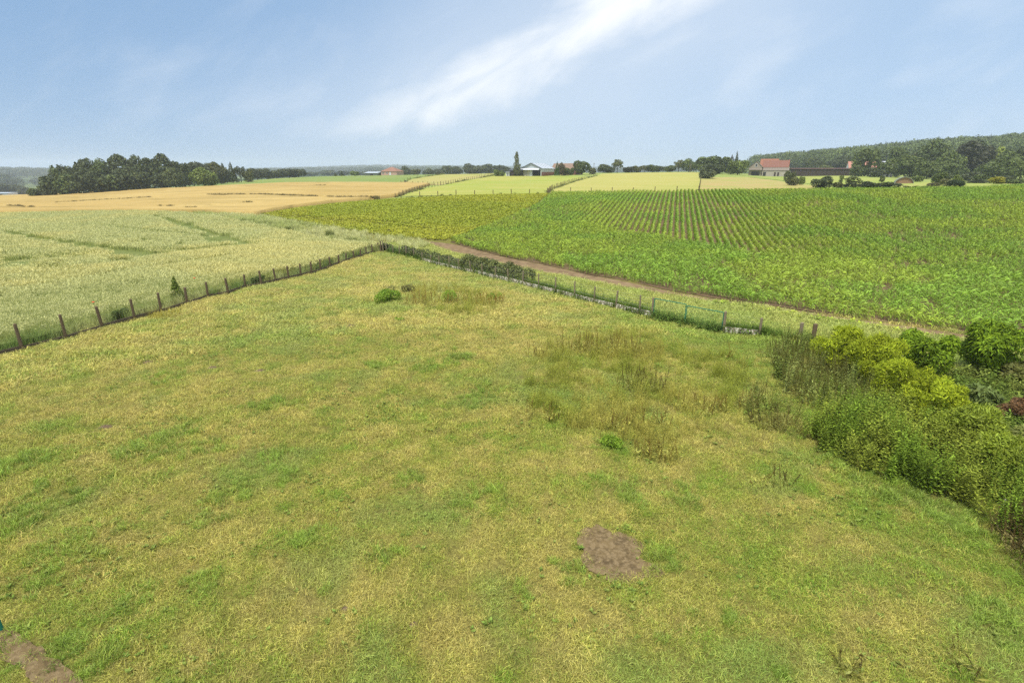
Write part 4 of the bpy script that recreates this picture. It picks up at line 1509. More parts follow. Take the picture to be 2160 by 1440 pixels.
# yellow-green low growth beside the dirt track
P_ = line_px([(1505, 641), (1590, 649), (1719, 672), (1803, 683), (1881, 699), (2000, 718)], 6)
xs, ys = [], []
for p, q in zip(P_[:-1], P_[1:]):
    k_ = int(np.hypot(*(q - p)) * 10)
    tt = RNG.uniform(0, 1, k_)
    xs.append(p[0] + (q[0] - p[0]) * tt + RNG.normal(0, .3, k_))
    ys.append(p[1] + (q[1] - p[1]) * tt + RNG.normal(0, .3, k_))
x, y = np.concatenate(xs), np.concatenate(ys)
low = [beet_plant("low_leaf")]
for q in low:
    q.materials[0] = M_WEED
stuff_at("meadow_herbs", WX, WY, RNG.uniform(.14, .34, len(WX)), (.15, .23, .045), (.20, .25, .06), 1.0, low, "low broad-leaved herbs scattered through the meadow turf")
stuff_at("track_weeds", x, y, RNG.uniform(.5, 1.0, len(x)), (.33, .40, .05), (.24, .33, .05), 2, low, "bright yellow-green seedlings lining the dirt track")


# ------------------------------------------------------------------ clumps one can point at
def fixed_leaf(name, c, **kw):
    return mat_leaf(name, base=c, **kw)


M_DOCKCL = fixed_leaf("dock_clump", (.32, .335, .085), second=(.72, .56, .58), lo=.6, hi=1.3, trans=.25)
M_DOCKDK = fixed_leaf("dark_dock", (.24, .26, .07), second=(.42, .32, .36), lo=.5, hi=1.2, trans=.2)
M_PINKST = fixed_leaf("ripe_stalk", (.33, .33, .10), second=(.85, .52, .38), lo=.7, hi=1.25, trans=.25)
M_BRIGHT = fixed_leaf("bright_weed", (.19, .32, .035), lo=.6, hi=1.35, trans=.35)


def clump(px_, py_, n, rx, ry, h, mat, label, leaves=4, seeds=80, low_=30):
    c = hit(px_, py_)
    Q, v, m = [], [], []
    for i in range(n):
        q, w_, mm = dock("d", n=1, h=h * RNG.uniform(.75, 1.15), seeds=seeds, leaves=leaves, spread=.02)
        a, t_ = RNG.uniform(0, 6.28), math.sqrt(RNG.uniform(0, 1))
        q = q + np.array([math.cos(a) * t_ * rx, math.sin(a) * t_ * ry, 0])
        Q.append(q)
        v.append(w_)
        m.append(mm)
    if low_:
        q, w_, _ = blades(low_ * n // 4, 1, .2 * h, .55 * h, .012, .35)
        q = q * np.array([rx, ry, 1])
        Q.append(q)
        v.append(w_)
        m.append(np.zeros(len(w_)))
    o = link("weed_clump", quads_mesh("weed_clump", np.concatenate(Q), np.concatenate(v), mat, np.concatenate(m)), loc=(c[0], c[1], tz(*c) - .01))
    return tag(o, label, "weed clump", "weed clumps standing in the meadow")


clump(1268, 742, 75, 2.2, .9, 1.0, M_DOCKCL, "largest clump of tall brown-spiked docks in the meadow, nearest the gate")
clump(1352, 822, 34, 1.0, .6, .95, M_DOCKDK, "clump of nearly black dock spikes at the heart of the weed patch")
clump(1140, 750, 14, .9, .4, .6, M_DOCKCL, "small dock clump left of the largest spiked clump")
clump(1002, 642, 42, 1.9, .7, .85, M_PINKST, "row of pinkish ripe stalks between two bright green weeds", leaves=2)
clump(905, 640, 40, 1.8, .9, .95, M_PINKST, "tall ripe stalks right behind the left bright green weed", leaves=3)
clump(1052, 642, 8, .4, .3, .75, M_PINKST, "few ripe stalks standing right of the smallest bright weed", leaves=1)
clump(1480, 868, 26, 1.0, .5, .75, M_DOCKCL, "dock clump on the right flank of the weed patch")
clump(1572, 860, 6, .25, .2, .8, M_DOCKCL, "thin group of dock spikes right of the weed patch", leaves=2)
clump(1345, 905, 36, 1.2, .5, .7, M_DOCKCL, "yellowish dock clump below the black spikes")
clump(1385, 965, 20, .7, .3, .65, M_DOCKCL, "lowest dock clump of the weed patch")
clump(1145, 880, 14, .8, .4, .65, M_DOCKCL, "dock clump at the left end of the weed patch")
clump(1648, 1028, 5, .28, .15, .75, M_DOCKDK, "handful of lone dark stalks in open grass near the nettles", leaves=1, low_=6)
clump(1600, 1020, 3, .2, .1, .5, M_DOCKCL, "faint pair of short stalks left of the lone dark stalks", leaves=1, low_=4)
clump(1795, 1418, 5, .3, .2, .6, M_DOCKDK, "dark stalks at the bottom edge, below the bare right corner", leaves=2, seeds=40, low_=60)
clump(2040, 1420, 5, .3, .2, .5, M_DOCKDK, "dark weed clump low in the right corner", leaves=3, seeds=40, low_=60)
clump(1620, 895, 20, .8, .5, .7, M_DOCKDK, "brownish dock clump between weed patch and nettle bank")
clump(1530, 760, 8, .5, .3, .6, M_DOCKCL, "sparse docks between the gate and the weed patch", leaves=2)
for (px_, py_, w_, h, lab, nn) in ((826, 634, 1.25, .75, "largest bright green weed at the left end of the stalks", 1500), (803, 642, .55, .6, "low bright weed just left of the largest bright one", 500),
                                   (941, 638, .85, .8, "upright bright green weed in the middle of the pinkish stalks", 900), (1043, 633, .5, .55, "smallest bright green weed right of the pinkish stalks", 450),
                                   (1288, 945, .5, .45, "bright green weed below the weed patch", 900), (842, 677, .35, .25, "tiny bright weed in front of the left stalks", 200), (855, 617, .9, .6, "dull green weed mound behind the largest bright weed", 600)):
    c = hit(px_, py_)
    lb = [(RNG.normal(0, .35) * w_, RNG.normal(0, .18) * w_, h * RNG.uniform(.35, .6), .34 * w_, .28 * w_, .42 * h) for _ in range(5)]
    Q, v = crown_quads(nn, lb, .055 if nn > 950 or nn == 600 else .036, 2.4, jitter=.7, up=.9)
    o = link("nettle_clump", quads_mesh("nettle_clump", Q, v, M_BRIGHT if nn != 600 else fixed_leaf("dull_weed", (.19, .20, .07))), loc=(c[0], c[1], tz(*c) - .01))
    tag(o, lab, "weed clump", "bright weeds in the meadow")
c = hit(348, 668)
Q, v, _ = blades(220, .8, .2, .6, .012, .5)
tag(link("weed_clump", quads_mesh("weed_clump", Q, v, fixed_leaf("yellow_weed", (.33, .31, .05))), loc=(c[0], c[1], tz(*c))), "yellow-green weed leaning on the left fence from the meadow side", "weed clump")

# upright rushes in the wild strip
M_RUSH = fixed_leaf("rush", (.16, .20, .06), lo=.6, hi=1.3, trans=.2)
for (px_, py_, w_, h, lab) in ((697, 503, .55, 1.25, "tall upright dark rush clump in the wild strip"), (740, 514, .75, .8, "rush clump nearest the fence corner"), (612, 488, 1.2, .8, "broad rush clump left of the tall upright one"),
                               (550, 476, 1.5, .7, "rush clump farther up the wild strip"), (516, 470, 1.6, .7, "low dark rush clump by the barley corner"), (655, 497, 1.2, .45, "low rush clump in front of the tall upright one")):
    c = hit(px_, py_)
    Q, v, _ = blades(420, 1, .5 * h, h, .03, .15)
    o = link("rush_clump", quads_mesh("rush_clump", Q * np.array([w_, w_ * .6, 1]), v, M_RUSH), loc=(c[0], c[1], tz(*c)))
    tag(o, lab, "rush clump", "rush clumps in the wild strip")

# poppies at the wheat edge
M_POPPY = mat_flat("poppy_petal", (.75, .035, .02), .5, .2)
for (px_, py_, r0, lab) in ((410, 587, 27.5, "red poppy above the sapling by the left fence"), (196.5, 638, 25.5, "red poppy in the wheat near the third fence post")):
    a, s_ = px_dir(px_, py_)
    r0 = (H - .92) / s_
    p = np.array([r0 * math.sin(a), r0 * math.cos(a)])
    root = empty("poppy", (p[0], p[1], tz(*p)), lab, "poppy", "poppies in the wheat")
    st_ = MB().tube([(0, 0, 0), (.01, .01, .5), (0, 0, .92 - tz(*p))], .004, 5).obj("stem", fixed_leaf("poppy_stem", (.12, .2, .05)), root)
    fl_ = MB()
    for q in range(5):
        a_ = q * 1.2566
        e1, e2 = Vector((math.cos(a_), math.sin(a_), .55)), Vector((-math.sin(a_), math.cos(a_), 0))
        zz = Vector((0, 0, .92 - tz(*p)))
        fl_.add([zz, zz + e1 * .05 - e2 * .05, zz + e1 * .08, zz + e1 * .05 + e2 * .05], [(0, 1, 2, 3)])
    fl_.obj("flower", M_POPPY, root)

# molehills: small heaps of dark soil
M_MOLE = mat_noise("molehill_soil", [(.12, .085, .055), (.17, .125, .08)], 6, .95, .9, .03, 6, spec=.05)
MH = [(222, 901, .20, "darkest molehill alone on the left side of the meadow"), (740, 688, .26, "molehill in front of the left stalks"), (548, 783, .24, "larger of three molehills below the left fence"),
      (448, 776, .20, "middle molehill of three below the left fence"), (312, 764, .18, "molehill nearest the left fence"), (587, 853, .14, "tiny molehill by a green tuft in the middle left"),
      (728, 1285, .09, "molehill low in the middle of the meadow"), (873, 1316, .08, "molehill at the lower centre")]
for (px_, py_, r0, lab) in MH:
    c = hit(px_, py_)
    b = MB()
    vs, fs = [(0, 0, r0 * .42)], []
    for k_ in range(1, 5):
        for i in range(14):
            a = i * 2 * math.pi / 14
            rr = r0 * k_ / 4 * random.uniform(.82, 1.18)
            vs.append((rr * math.cos(a) * 1.2, rr * math.sin(a), r0 * .42 * (1 - (k_ / 4) ** 1.6) * random.uniform(.7, 1.15) - (.03 if k_ == 4 else 0)))
    for i in range(14):
        fs.append((0, 1 + i, 1 + (i + 1) % 14))
        for k_ in range(3):
            fs.append((1 + k_ * 14 + i, 15 + k_ * 14 + i, 15 + k_ * 14 + (i + 1) % 14, 1 + k_ * 14 + (i + 1) % 14))
    o = b.add(vs, fs).obj("molehill", M_MOLE, None, (c[0], c[1], tz(*c)), True)
    tag(o, lab, "molehill", "molehills in the meadow")

# the green post cut by the left edge of the frame
c = hit(6, 1331)
root = empty("metal_post", (c[0], c[1], 0), "green metal post cut by the left edge beside the trodden path", "post")
MB().tube([(0, 0, -.05), (-.02, 0, .55)], .032, 10).obj("post", M_GREENP, root)
MB().tube([(-.02, 0, .55), (-.021, 0, .58)], [.036, .03], 10).obj("cap", M_GREENP, root)
# pale kerb among the right-hand nettles
p, q = hit(2112, 1075), hit(2190, 1100)
b = MB()
seg_box(b, p, q, .12, 0, .30)
tag(b.obj("concrete_kerb", M_SPECK), "short pale concrete edging among the nettles at the right edge", "kerb")

# ================================================================== NEAR SHRUBS
M_BARK = mat_flat("bark", (.09, .07, .05), .9, .4, 6, bump=.6)


def limbs(h, w, n=5, r0=.05):
    b = MB()
    for i in range(n):
        a = i * 6.283 / n + random.uniform(-.4, .4)
        k_ = random.uniform(.25, .5)
        b.tube([(random.uniform(-.05, .05), random.uniform(-.05, .05), -.05), (math.cos(a) * w * k_ * .4, math.sin(a) * w * k_ * .4, h * .4), (math.cos(a) * w * k_, math.sin(a) * w * k_, h * .55)], [r0 * .6, r0 * .4, r0 * .15], 6)
    return b


def shrub(name, px_, py_, w_, d_, h, n, leaf, el, mat, label, cat, group=None, nl=14, up=0.0, droop=0.0, jitter=.6, seed=1, base=.1, shell=(.72, 1.08), loc=None, rz=0, lob=(.16, .30)):
    c = hit(px_, py_) if loc is None else loc
    root = empty(name, (c[0], c[1], tz(*c)), label, cat, group, rz)
    rng = np.random.default_rng(seed)
    lb = [(x_ * w_, y_ * d_, z_ * h, a_ * w_, b_ * d_, c_ * h) for x_, y_, z_, a_, b_, c_ in rand_lobes(nl, rng, .5, .5, base, lob)]
    lb = [(x_, y_, max(z_, cc * .9), a_, b_, cc) for x_, y_, z_, a_, b_, cc in lb]
    Q, v = crown_quads(n, lb, leaf, el, rng, jitter, droop, up, shell)
    link("crown", quads_mesh("crown", Q, v, mat), root)
    limbs(h, min(w_, d_)).obj("stem", M_BARK, root, smooth=True)
    return root


M_LAUREL = fixed_leaf("dark_leaf", (.115, .195, .020), lo=.4, hi=1.8, warm=(1.6, 1.35, .5), trans=.3, rough=.7, spec=.1)
shrub("shrub", 1943, 784, 2.0, 1.8, 1.9, 9000, .06, 2.5, M_LAUREL, "dark green leafy bush behind the golden hedge, left of its twin", "shrub", None, 18, droop=.3, seed=5)
shrub("shrub", 2066, 790, 2.3, 2.0, 2.15, 12000, .06, 2.5, M_LAUREL, "larger dark green leafy bush at the edge of the maize, right of its twin", "shrub", None, 20, droop=.3, seed=6)
M_GOLD = fixed_leaf("golden_foliage", (.295, .375, .032), lo=.4, hi=1.65, warm=(1.2, 1.06, .7), rough=.8, spec=.06, trans=.35)
M_GOLD2 = fixed_leaf("dull_gold_foliage", (.23, .31, .036), lo=.55, hi=1.35, warm=(1.25, 1.1, .7), trans=.3)
for (px_, py_, w_, h, mt, lab, sd) in ((1768, 782, 2.3, 2.0, M_GOLD, "golden conifer at the far end of the hedge, beside the squat post", 21), (1832, 812, 2.3, 2.15, M_GOLD, "second golden conifer of the hedge, before the dark bush", 22),
                                       (1905, 868, 2.4, 2.1, M_GOLD, "broad flat golden conifer in the middle of the hedge", 23), (1972, 902, 2.1, 1.8, M_GOLD, "nearest of the bright golden conifers, sloping down to the garden", 24),
                                       (2030, 960, 2.2, 1.7, M_GOLD2, "duller olive conifer below the bright golden ones", 25), (2100, 1010, 1.9, 1.45, M_GOLD2, "low olive conifer sunk among the nettles", 26)):
    shrub("golden_conifer", px_, py_, w_, w_ * .8, h, 11000, .03, 4.2, mt, lab, "conifer", "golden conifers of the right-hand hedge", 26, up=.55, jitter=.9, seed=sd, shell=(.55, 1.15), lob=(.11, .22))
M_FEATH = fixed_leaf("feathery_foliage", (.24, .29, .08), lo=.6, hi=1.3, trans=.3)
shrub("feathery_conifer", 2165, 1010, 1.6, 1.5, 1.5, 7000, .028, 5, M_FEATH, "pale feathery conifer cut by the right edge above the nettles", "conifer", None, 12, up=.2, droop=.4, jitter=1, seed=31)
M_RUST = fixed_leaf("rust_needles", (.14, .088, .042), lo=.5, hi=1.4, warm=(1.3, 1.0, .8), trans=.15)
shrub("dead_shrub", 2150, 892, 2.0, 1.6, .95, 6000, .03, 4, M_RUST, "rust-brown dead shrub lying at the right edge of the garden", "shrub", None, 12, jitter=1, seed=33)
M_GREYG = fixed_leaf("grey_green_leaf", (.14, .20, .06), lo=.6, hi=1.4, trans=.3)
shrub("garden_shrub", 2060, 868, 1.3, 1.2, .95, 1800, .07, 2.4, M_GREYG, "grey-green leafy shrub between the golden hedge and the dead shrub", "shrub", None, 9, droop=.4, seed=34)
shrub("garden_shrub", 2140, 800, 2.6, 1.5, .9, 2200, .06, 2.0, fixed_leaf("olive_leaf", (.15, .17, .05)), "low olive undergrowth bush right of the twin dark bushes", "shrub", None, 12, seed=35)
# brambles along the far part of the right fence
M_BRAM = fixed_leaf("bramble_leaf", (.105, .14, .05), lo=.5, hi=1.55, warm=(1.5, 1.15, .8), trans=.25)


def bramble(i0, i1, h, dep, label, seed, n):
    A, B = RP[i0][0], RP[i1][0]
    d_ = (B - A)
    L_ = float(np.hypot(*d_))
    dn = d_ / L_
    c = (A + B) / 2 + np.array([-dn[1], dn[0]]) * (dep * .5 + .12)
    root = empty("bramble_hedge", (c[0], c[1], tz(*c)), label, "hedge", None, math.atan2(dn[1], dn[0]))
    rng = np.random.default_rng(seed)
    lb = []
    k_ = int(L_ / .38)
    for i in range(k_):
        hh = h * rng.uniform(.55, 1.0)
        lb.append((-L_ / 2 + L_ * (i + .5) / k_ + rng.normal(0, .1), rng.normal(0, dep * .2), hh * .5, .42, dep * .5, hh * .52))
    Q, v = crown_quads(n, lb, .075, 1.6, rng, .7)
    link("foliage", quads_mesh("foliage", Q, v, M_BRAM), root)
    b = MB()
    for i in range(k_):
        x_ = -L_ / 2 + L_ * (i + .5) / k_
        b.tube([(x_, 0, -.05), (x_ + random.uniform(-.2, .2), random.uniform(-.2, .2), h * .7)], [.014, .006], 5)
    b.obj("stem", M_BARK, root)


bramble(2, 9, 1.05, .7, "long low bramble hedge behind the far part of the right fence", 41, 7000)
bramble(9, 14, 1.5, 1.3, "tall dense bramble mass bulging over the right fence", 42, 9000)
shrub("bramble_bush", 806, 531, 1.6, 1.0, .95, 1300, .08, 1.6, M_BRAM, "dark bramble bush at the far corner where both fences meet", "shrub", None, 8, seed=43, loc=CORNER + np.array([.4, .5]))
# sapling behind the left fence
c = hit(384, 640)
c = c + np.array([-.45, .35])
root = empty("sapling", (c[0], c[1], tz(*c)), "small yellow-green conifer sapling poking over the left fence", "sapling")
MB().tube([(0, 0, 0), (.02, 0, 1.5)], [.03, .006], 6).obj("trunk", M_BARK, root)
rng = np.random.default_rng(8)
lb = [(0, 0, .25 + .18 * i, .46 * (1 - i / 8.5), .46 * (1 - i / 8.5), .13) for i in range(8)]
Q, v = crown_quads(1500, lb, .05, 2.4, rng, .8)
link("crown", quads_mesh("crown", Q, v, fixed_leaf("sapling_leaf", (.12, .19, .035), warm=(1.7, 1.3, .6))), root)
for (px_, py_, w_, h, lab) in ((545, 603, 1.6, .7, "dark green weed bush behind the left fence, in its middle"), (697, 562, 1.2, .6, "dark weed bush behind the left fence near its far end"), (255, 676, 1.4, .6, "dark weeds between the third and fourth left fence posts")):
    q = hit(px_, py_)
    q = q + (q - fence_left[-1]) * 0 + np.array([-.28, .35])
    shrub("weed_bush", 0, 0, w_, .5, h, 700, .06, 2.0, fixed_leaf("dark_weed", (.09, .14, .04)), lab, "shrub", None, 7, seed=int(px_), loc=q, rz=math.atan2(*(fence_left[-1] - fence_left[0])[::-1]))

# ================================================================== TREES
M_CROWN = mat_leaf("tree_leaf", source="object", trans=.22, lo=.55, hi=1.45, warm=(1.3, 1.12, .7))
M_FOREST = mat_leaf("forest_leaf", source="tint", trans=.2, lo=.7, hi=1.3, warm=(1.15, 1.06, .85))


def crown_mesh(kind, seed, mat, n):
    rng = np.random.default_rng(seed)
    if kind == "broad":
        lb = rand_lobes(30, rng, .55, .5, .05, (.19, .30))
        Q, v = crown_quads(n, lb, .058, 1.3, rng, .7)
    elif kind == "airy":
        lb = rand_lobes(15, rng, .5, .5, .22, (.12, .20))
        Q, v = crown_quads(n, lb, .05, 1.3, rng, .8, shell=(.5, 1.15))
    elif kind == "bush":
        lb = rand_lobes(14, rng, .5, .5, .0, (.20, .32))
        lb = [(a, b, max(c, f * .8), d_, e, f) for a, b, c, d_, e, f in lb]
        Q, v = crown_quads(n, lb, .075, 1.4, rng, .7)
    elif kind == "poplar":
        lb = [(rng.normal(0, .07), rng.normal(0, .07), .1 + .05 * i, (.40 if i < 9 else .25) * (1 - max(0, i - 14) / 7), (.40 if i < 9 else .25) * (1 - max(0, i - 14) / 7), .075) for i in range(18)]
        lb += [(rng.normal(0, .16), rng.normal(0, .16), rng.uniform(.12, .45), .26, .26, .07) for _ in range(6)]
        Q, v = crown_quads(n, lb, .045, 1.4, rng, .7, up=.5, shell=(.6, 1.15))
    else:                                        # spruce
        lb = []
        for i in range(13):
            f = i / 12
            R_ = .5 * (1 - f) ** .8 + .03
            k_ = max(3, int(9 * (1 - f)))
            for q in range(k_):
                a = 6.283 * q / k_ + rng.uniform(-.3, .3)
                rr = R_ * rng.uniform(.5, .8)
                lb.append((math.cos(a) * rr, math.sin(a) * rr, .10 + .87 * f, R_ * .42, R_ * .42, .045))
        Q, v = crown_quads(n, lb, .045, 2.0, rng, .6, droop=.5)
    return quads_mesh("crown", Q, v, mat)


def trunk_mesh(kind, seed):
    random.seed(seed)
    b = MB()
    top = .9 if kind in ("spruce", "poplar") else .55
    b.tube([(0, 0, -.08), (.01, .005, .12), (.0, .01, .3), (.015, 0, top)], [.034, .024, .02, .007], 7)
    if kind not in ("spruce", "poplar", "bush"):
        for i in range(5):
            a = i * 1.256 + random.uniform(-.3, .3)
            z = random.uniform(.18, .32)
            b.tube([(0, 0, z), (math.cos(a) * .16, math.sin(a) * .16, z + .16), (math.cos(a) * .30, math.sin(a) * .30, z + .36)], [.014, .009, .003], 5)
    if kind == "bush":
        b = MB()
        for i in range(5):
            a = i * 1.256
            b.tube([(0, 0, -.05), (math.cos(a) * .12, math.sin(a) * .12, .3), (math.cos(a) * .25, math.sin(a) * .25, .6)], [.02, .012, .004], 5)
    return b.mesh("trunk", M_BARK, True)


PROTO = {}
for kd, sds, n_ in (("broad", (1, 2, 3, 4, 5), 3600), ("airy", (11, 12, 13), 1700), ("bush", (21, 22, 23), 1500), ("spruce", (31, 32), 2000), ("poplar", (41,), 2200)):
    PROTO[kd] = [(crown_mesh(kd, s_, M_CROWN, n_), trunk_mesh(kd, s_)) for s_ in sds]
random.seed(5)
NAMES = {"broad": "broadleaf_tree", "airy": "open_crowned_tree", "bush": "bush", "spruce": "spruce_tree", "poplar": "poplar_tree"}


def tree(kind, px_, ytop, wpx, r0, col_, label, group=None, ybase=None, cat=None):
    a, _ = px_dir(px_, ytop)
    p = np.array([r0 * math.sin(a), r0 * math.cos(a)])
    g = tz(*p)
    _, s_ = px_dir(px_, ytop)
    h = max(.4, H - r0 * s_ - g)
    fh = F * CT + (720 - ytop) * ST
    w_ = r0 * wpx * fh / (fh * fh + (px_ - 1080) ** 2) * {"broad": 1.18, "bush": 1.22, "airy": 1.15}.get(kind, 1.0)
    root = empty(NAMES[kind], (p[0], p[1], g), label, cat or ("bush" if kind == "bush" else "tree"), group, random.uniform(0, 6.28))
    cm, tm = random.choice(PROTO[kind])
    v_ = random.uniform(.85, 1.15)
    for nm, me in (("crown", cm), ("trunk", tm)):
        o = link(nm, me, root)
        o.scale = (w_, w_, h)
        o.color = (*[c_ * v_ for c_ in col_], 1)
    return root


DK, MID, GRY, LT, OLV, PURP, BRT = (.062, .084, .034), (.084, .120, .040), (.075, .095, .055), (.125, .175, .045), (.10, .115, .042), (.045, .052, .030), (.16, .21, .04)
ORD = ["first", "second", "third", "fourth", "fifth", "sixth", "seventh", "eighth", "ninth", "tenth", "eleventh", "twelfth", "thirteenth", "fourteenth"]
g_ = "trees of the dark wood at the left"
back = [(118, 347, 44, "airy", MID), (150, 343, 56, "broad", DK), (186, 341, 52, "broad", DK), (216, 347, 48, "broad", MID), (250, 333, 60, "broad", DK), (284, 340, 48, "broad", DK),
        (312, 332, 50, "airy", DK), (346, 331, 58, "broad", DK), (374, 340, 44, "broad", DK)]
for i, (x_, yt, w_, kd, c_) in enumerate(back):
    tree(kd, x_, yt, w_, 262, c_, f"{ORD[i]} tall crown from the left along the top of the dark wood", g_)
frontr = [(92, 369, 46, "bush", DK), (128, 366, 50, "bush", MID), (166, 361, 52, "broad", DK), (206, 361, 54, "bush", DK), (238, 367, 48, "bush", MID), (268, 357, 60, "broad", DK), (304, 361, 54, "bush", DK), (336, 366, 48, "bush", DK)]
for i, (x_, yt, w_, kd, c_) in enumerate(frontr):
    tree(kd, x_, yt, w_, 246, c_, f"{ORD[i]} lower tree from the left along the front of the dark wood", g_)
tree("bush", 70, 396, 26, 246, MID, "pale bush at the left foot of the dark wood")
tree("broad", 364, 361, 40, 238, (.088, .115, .045), "paler rounded tree in front of the right end of the dark wood")
tree("broad", 424, 357, 40, 226, LT, "light green tree alone before the wood, the bigger of a pair")
tree("broad", 446, 366, 22, 226, LT, "smaller light green tree leaning against its bigger neighbour")
tree("bush", 466, 391, 12, 224, MID, "small round bush at the barley edge right of the light green trees")
mid = [(402, 347, 36, "broad", GRY), (426, 344, 42, "broad", GRY), (452, 346, 34, "broad", OLV), (468, 343, 20, "spruce", DK), (485, 342, 26, "spruce", DK), (504, 349, 28, "airy", GRY), (521, 357, 22, "bush", OLV)]
lab = ["greyish tree behind the light green pair, leftmost", "rounded greyish tree right behind the light green pair", "olive tree left of two dark spruces", "slimmer of two dark spruces right of the wood",
       "taller of two dark spruces right of the wood", "open-crowned tree right of the dark spruces", "low olive tree between the spruces and the far tree row"]
for (x_, yt, w_, kd, c_), l_ in zip(mid, lab):
    tree(kd, x_, yt, w_, 272, c_, l_)
row = [(540, 356, 32), (563, 359, 28), (585, 358, 30), (608, 356, 32), (628, 357, 30)]
for i, (x_, yt, w_) in enumerate(row):
    tree("broad", x_, yt, w_, 330, GRY, f"{ORD[i]} tree from the left in the grey tree row behind the green crop", "grey tree row behind the green crop")
tree("spruce", 707, 364, 8, 338, DK, "tiny pointed conifer on the crest, left of two")
tree("spruce", 720, 360, 11, 338, DK, "taller pointed conifer on the crest, right of two")
tree("broad", 748, 361, 17, 338, LT, "small bright green tree on the crest left of the flat shed")
crest = [(855, 352, 17, "broad", GRY), (874, 357, 20, "broad", OLV), (903, 358, 19, "broad", GRY), (924, 358, 22, "broad", GRY), (949, 349, 26, "broad", GRY), (963, 353, 14, "broad", GRY), (972, 355, 11, "airy", GRY),
         (991, 347, 24, "broad", GRY), (1006, 351, 22, "broad", GRY), (1026, 348, 24, "broad", GRY), (1046, 349, 24, "broad", GRY), (1063, 351, 24, "broad", GRY)]
for i, (x_, yt, w_, kd, c_) in enumerate(crest):
    tree(kd, x_, yt, w_, 430, c_, f"{ORD[i]} hazy tree from the left on the crest between brick house and barn", "hazy trees on the crest")
for i, (x_, yt, w_) in enumerate([(655, 362.5, 30), (690, 360, 34), (725, 361, 30), (765, 362, 34), (790, 362, 26)]):
    tree("broad", x_, yt, w_, 800, GRY, f"{ORD[i]} faint far-off tree from the left beyond the crest", "faint trees beyond the crest")
tree("poplar", 1090, 321.5, 17, 247, (.115, .135, .055), "tall slender poplar at the left end of the barn")
tree("bush", 1047, 358, 11, 246, LT, "light shrub left of the dark farm shed")
tree("bush", 1058, 361, 11, 246, LT, "second light shrub against the dark farm shed")
tree("spruce", 1175.5, 341, 13, 247, (.05, .10, .03), "green pointed conifer at the right end of the barn")
tree("broad", 1185, 347.5, 13, 248, (.085, .075, .04), "brownish tree just right of the barn conifer")
tree("bush", 1194, 354, 15, 250, MID, "bush against the brick annex of the barn")
tree("bush", 1204, 354, 13, 256, MID, "dark round bush right of the brick annex")
tree("broad", 1229, 340, 29, 256, MID, "round tree standing alone right of the barn")
tree("bush", 1250, 354, 14, 256, OLV, "small bush right of the lone round tree")
g_ = "trees along the top of the pale pasture"
for (x_, yt, w_, kd, c_, l_) in ((1275, 348, 22, "broad", DK, "dark tree at the left end of the pale pasture"), (1287, 352, 18, "bush", DK, "dark bush left of the tall airy tree"), (1303, 336, 27, "airy", (.11, .13, .06), "tall airy tree with pale flecks above the pale pasture"),
                                 (1325, 352, 20, "bush", PURP, "dark purplish bush right of the tall airy tree"), (1343, 350, 20, "bush", OLV, "olive bush in the middle of the pasture hedge row"), (1360, 348, 26, "airy", OLV, "thin-topped tree in the pasture hedge row"),
                                 (1377, 348, 24, "broad", MID, "rounded tree in the pasture hedge row"), (1390, 350, 18, "broad", DK, "dark right-hand end of the pasture hedge row"), (1412, 350, 21, "broad", MID, "small bushy tree alone on the pasture skyline"),
                                 (1433, 337, 23, "airy", (.14, .165, .07), "pale airy tree near the right end of the pasture skyline"), (1455, 339, 26, "broad", MID, "rounded darker tree right of the pale airy one"), (1470, 344, 14, "airy", GRY, "thin grey tree at the corner of the pale pasture")):
    tree(kd, x_, yt, w_, 288, c_, l_, g_)
for (x_, yt, w_, r0, kd, c_, l_) in ((1495, 331, 46, 272, "broad", MID, "big spreading tree left of the farmhouse"), (1522, 331, 42, 274, "broad", MID, "big tree directly right of the spreading one by the farmhouse"), (1510, 345, 40, 262, "bush", DK, "dark undergrowth below the two big farmhouse trees"),
                                     (1492, 356, 36, 205, "bush", (.09, .115, .055), "low grey-green bush at the corner of the pale pasture"), (1556, 318, 15, 300, "spruce", DK, "tallest dark spruce left of the farmhouse"), (1545, 327, 24, 298, "spruce", (.05, .05, .035), "broader dark conifer beside the tallest spruce"),
                                     (1559, 337, 36, 268, "broad", LT, "round light green tree touching the farmhouse"), (1668, 360, 19, 160, "broad", (.10, .125, .06), "small upright tree before the right end of the farmhouse"),
                                     (1677, 373, 17, 158, "broad", (.12, .14, .06), "small pale tree at the foot of the upright one"), (1693, 373, 12, 165, "broad", LT, "slim sapling right of the two small trees")):
    tree(kd, x_, yt, w_, r0, c_, l_)
g_ = "bushes along the far edge of the maize"
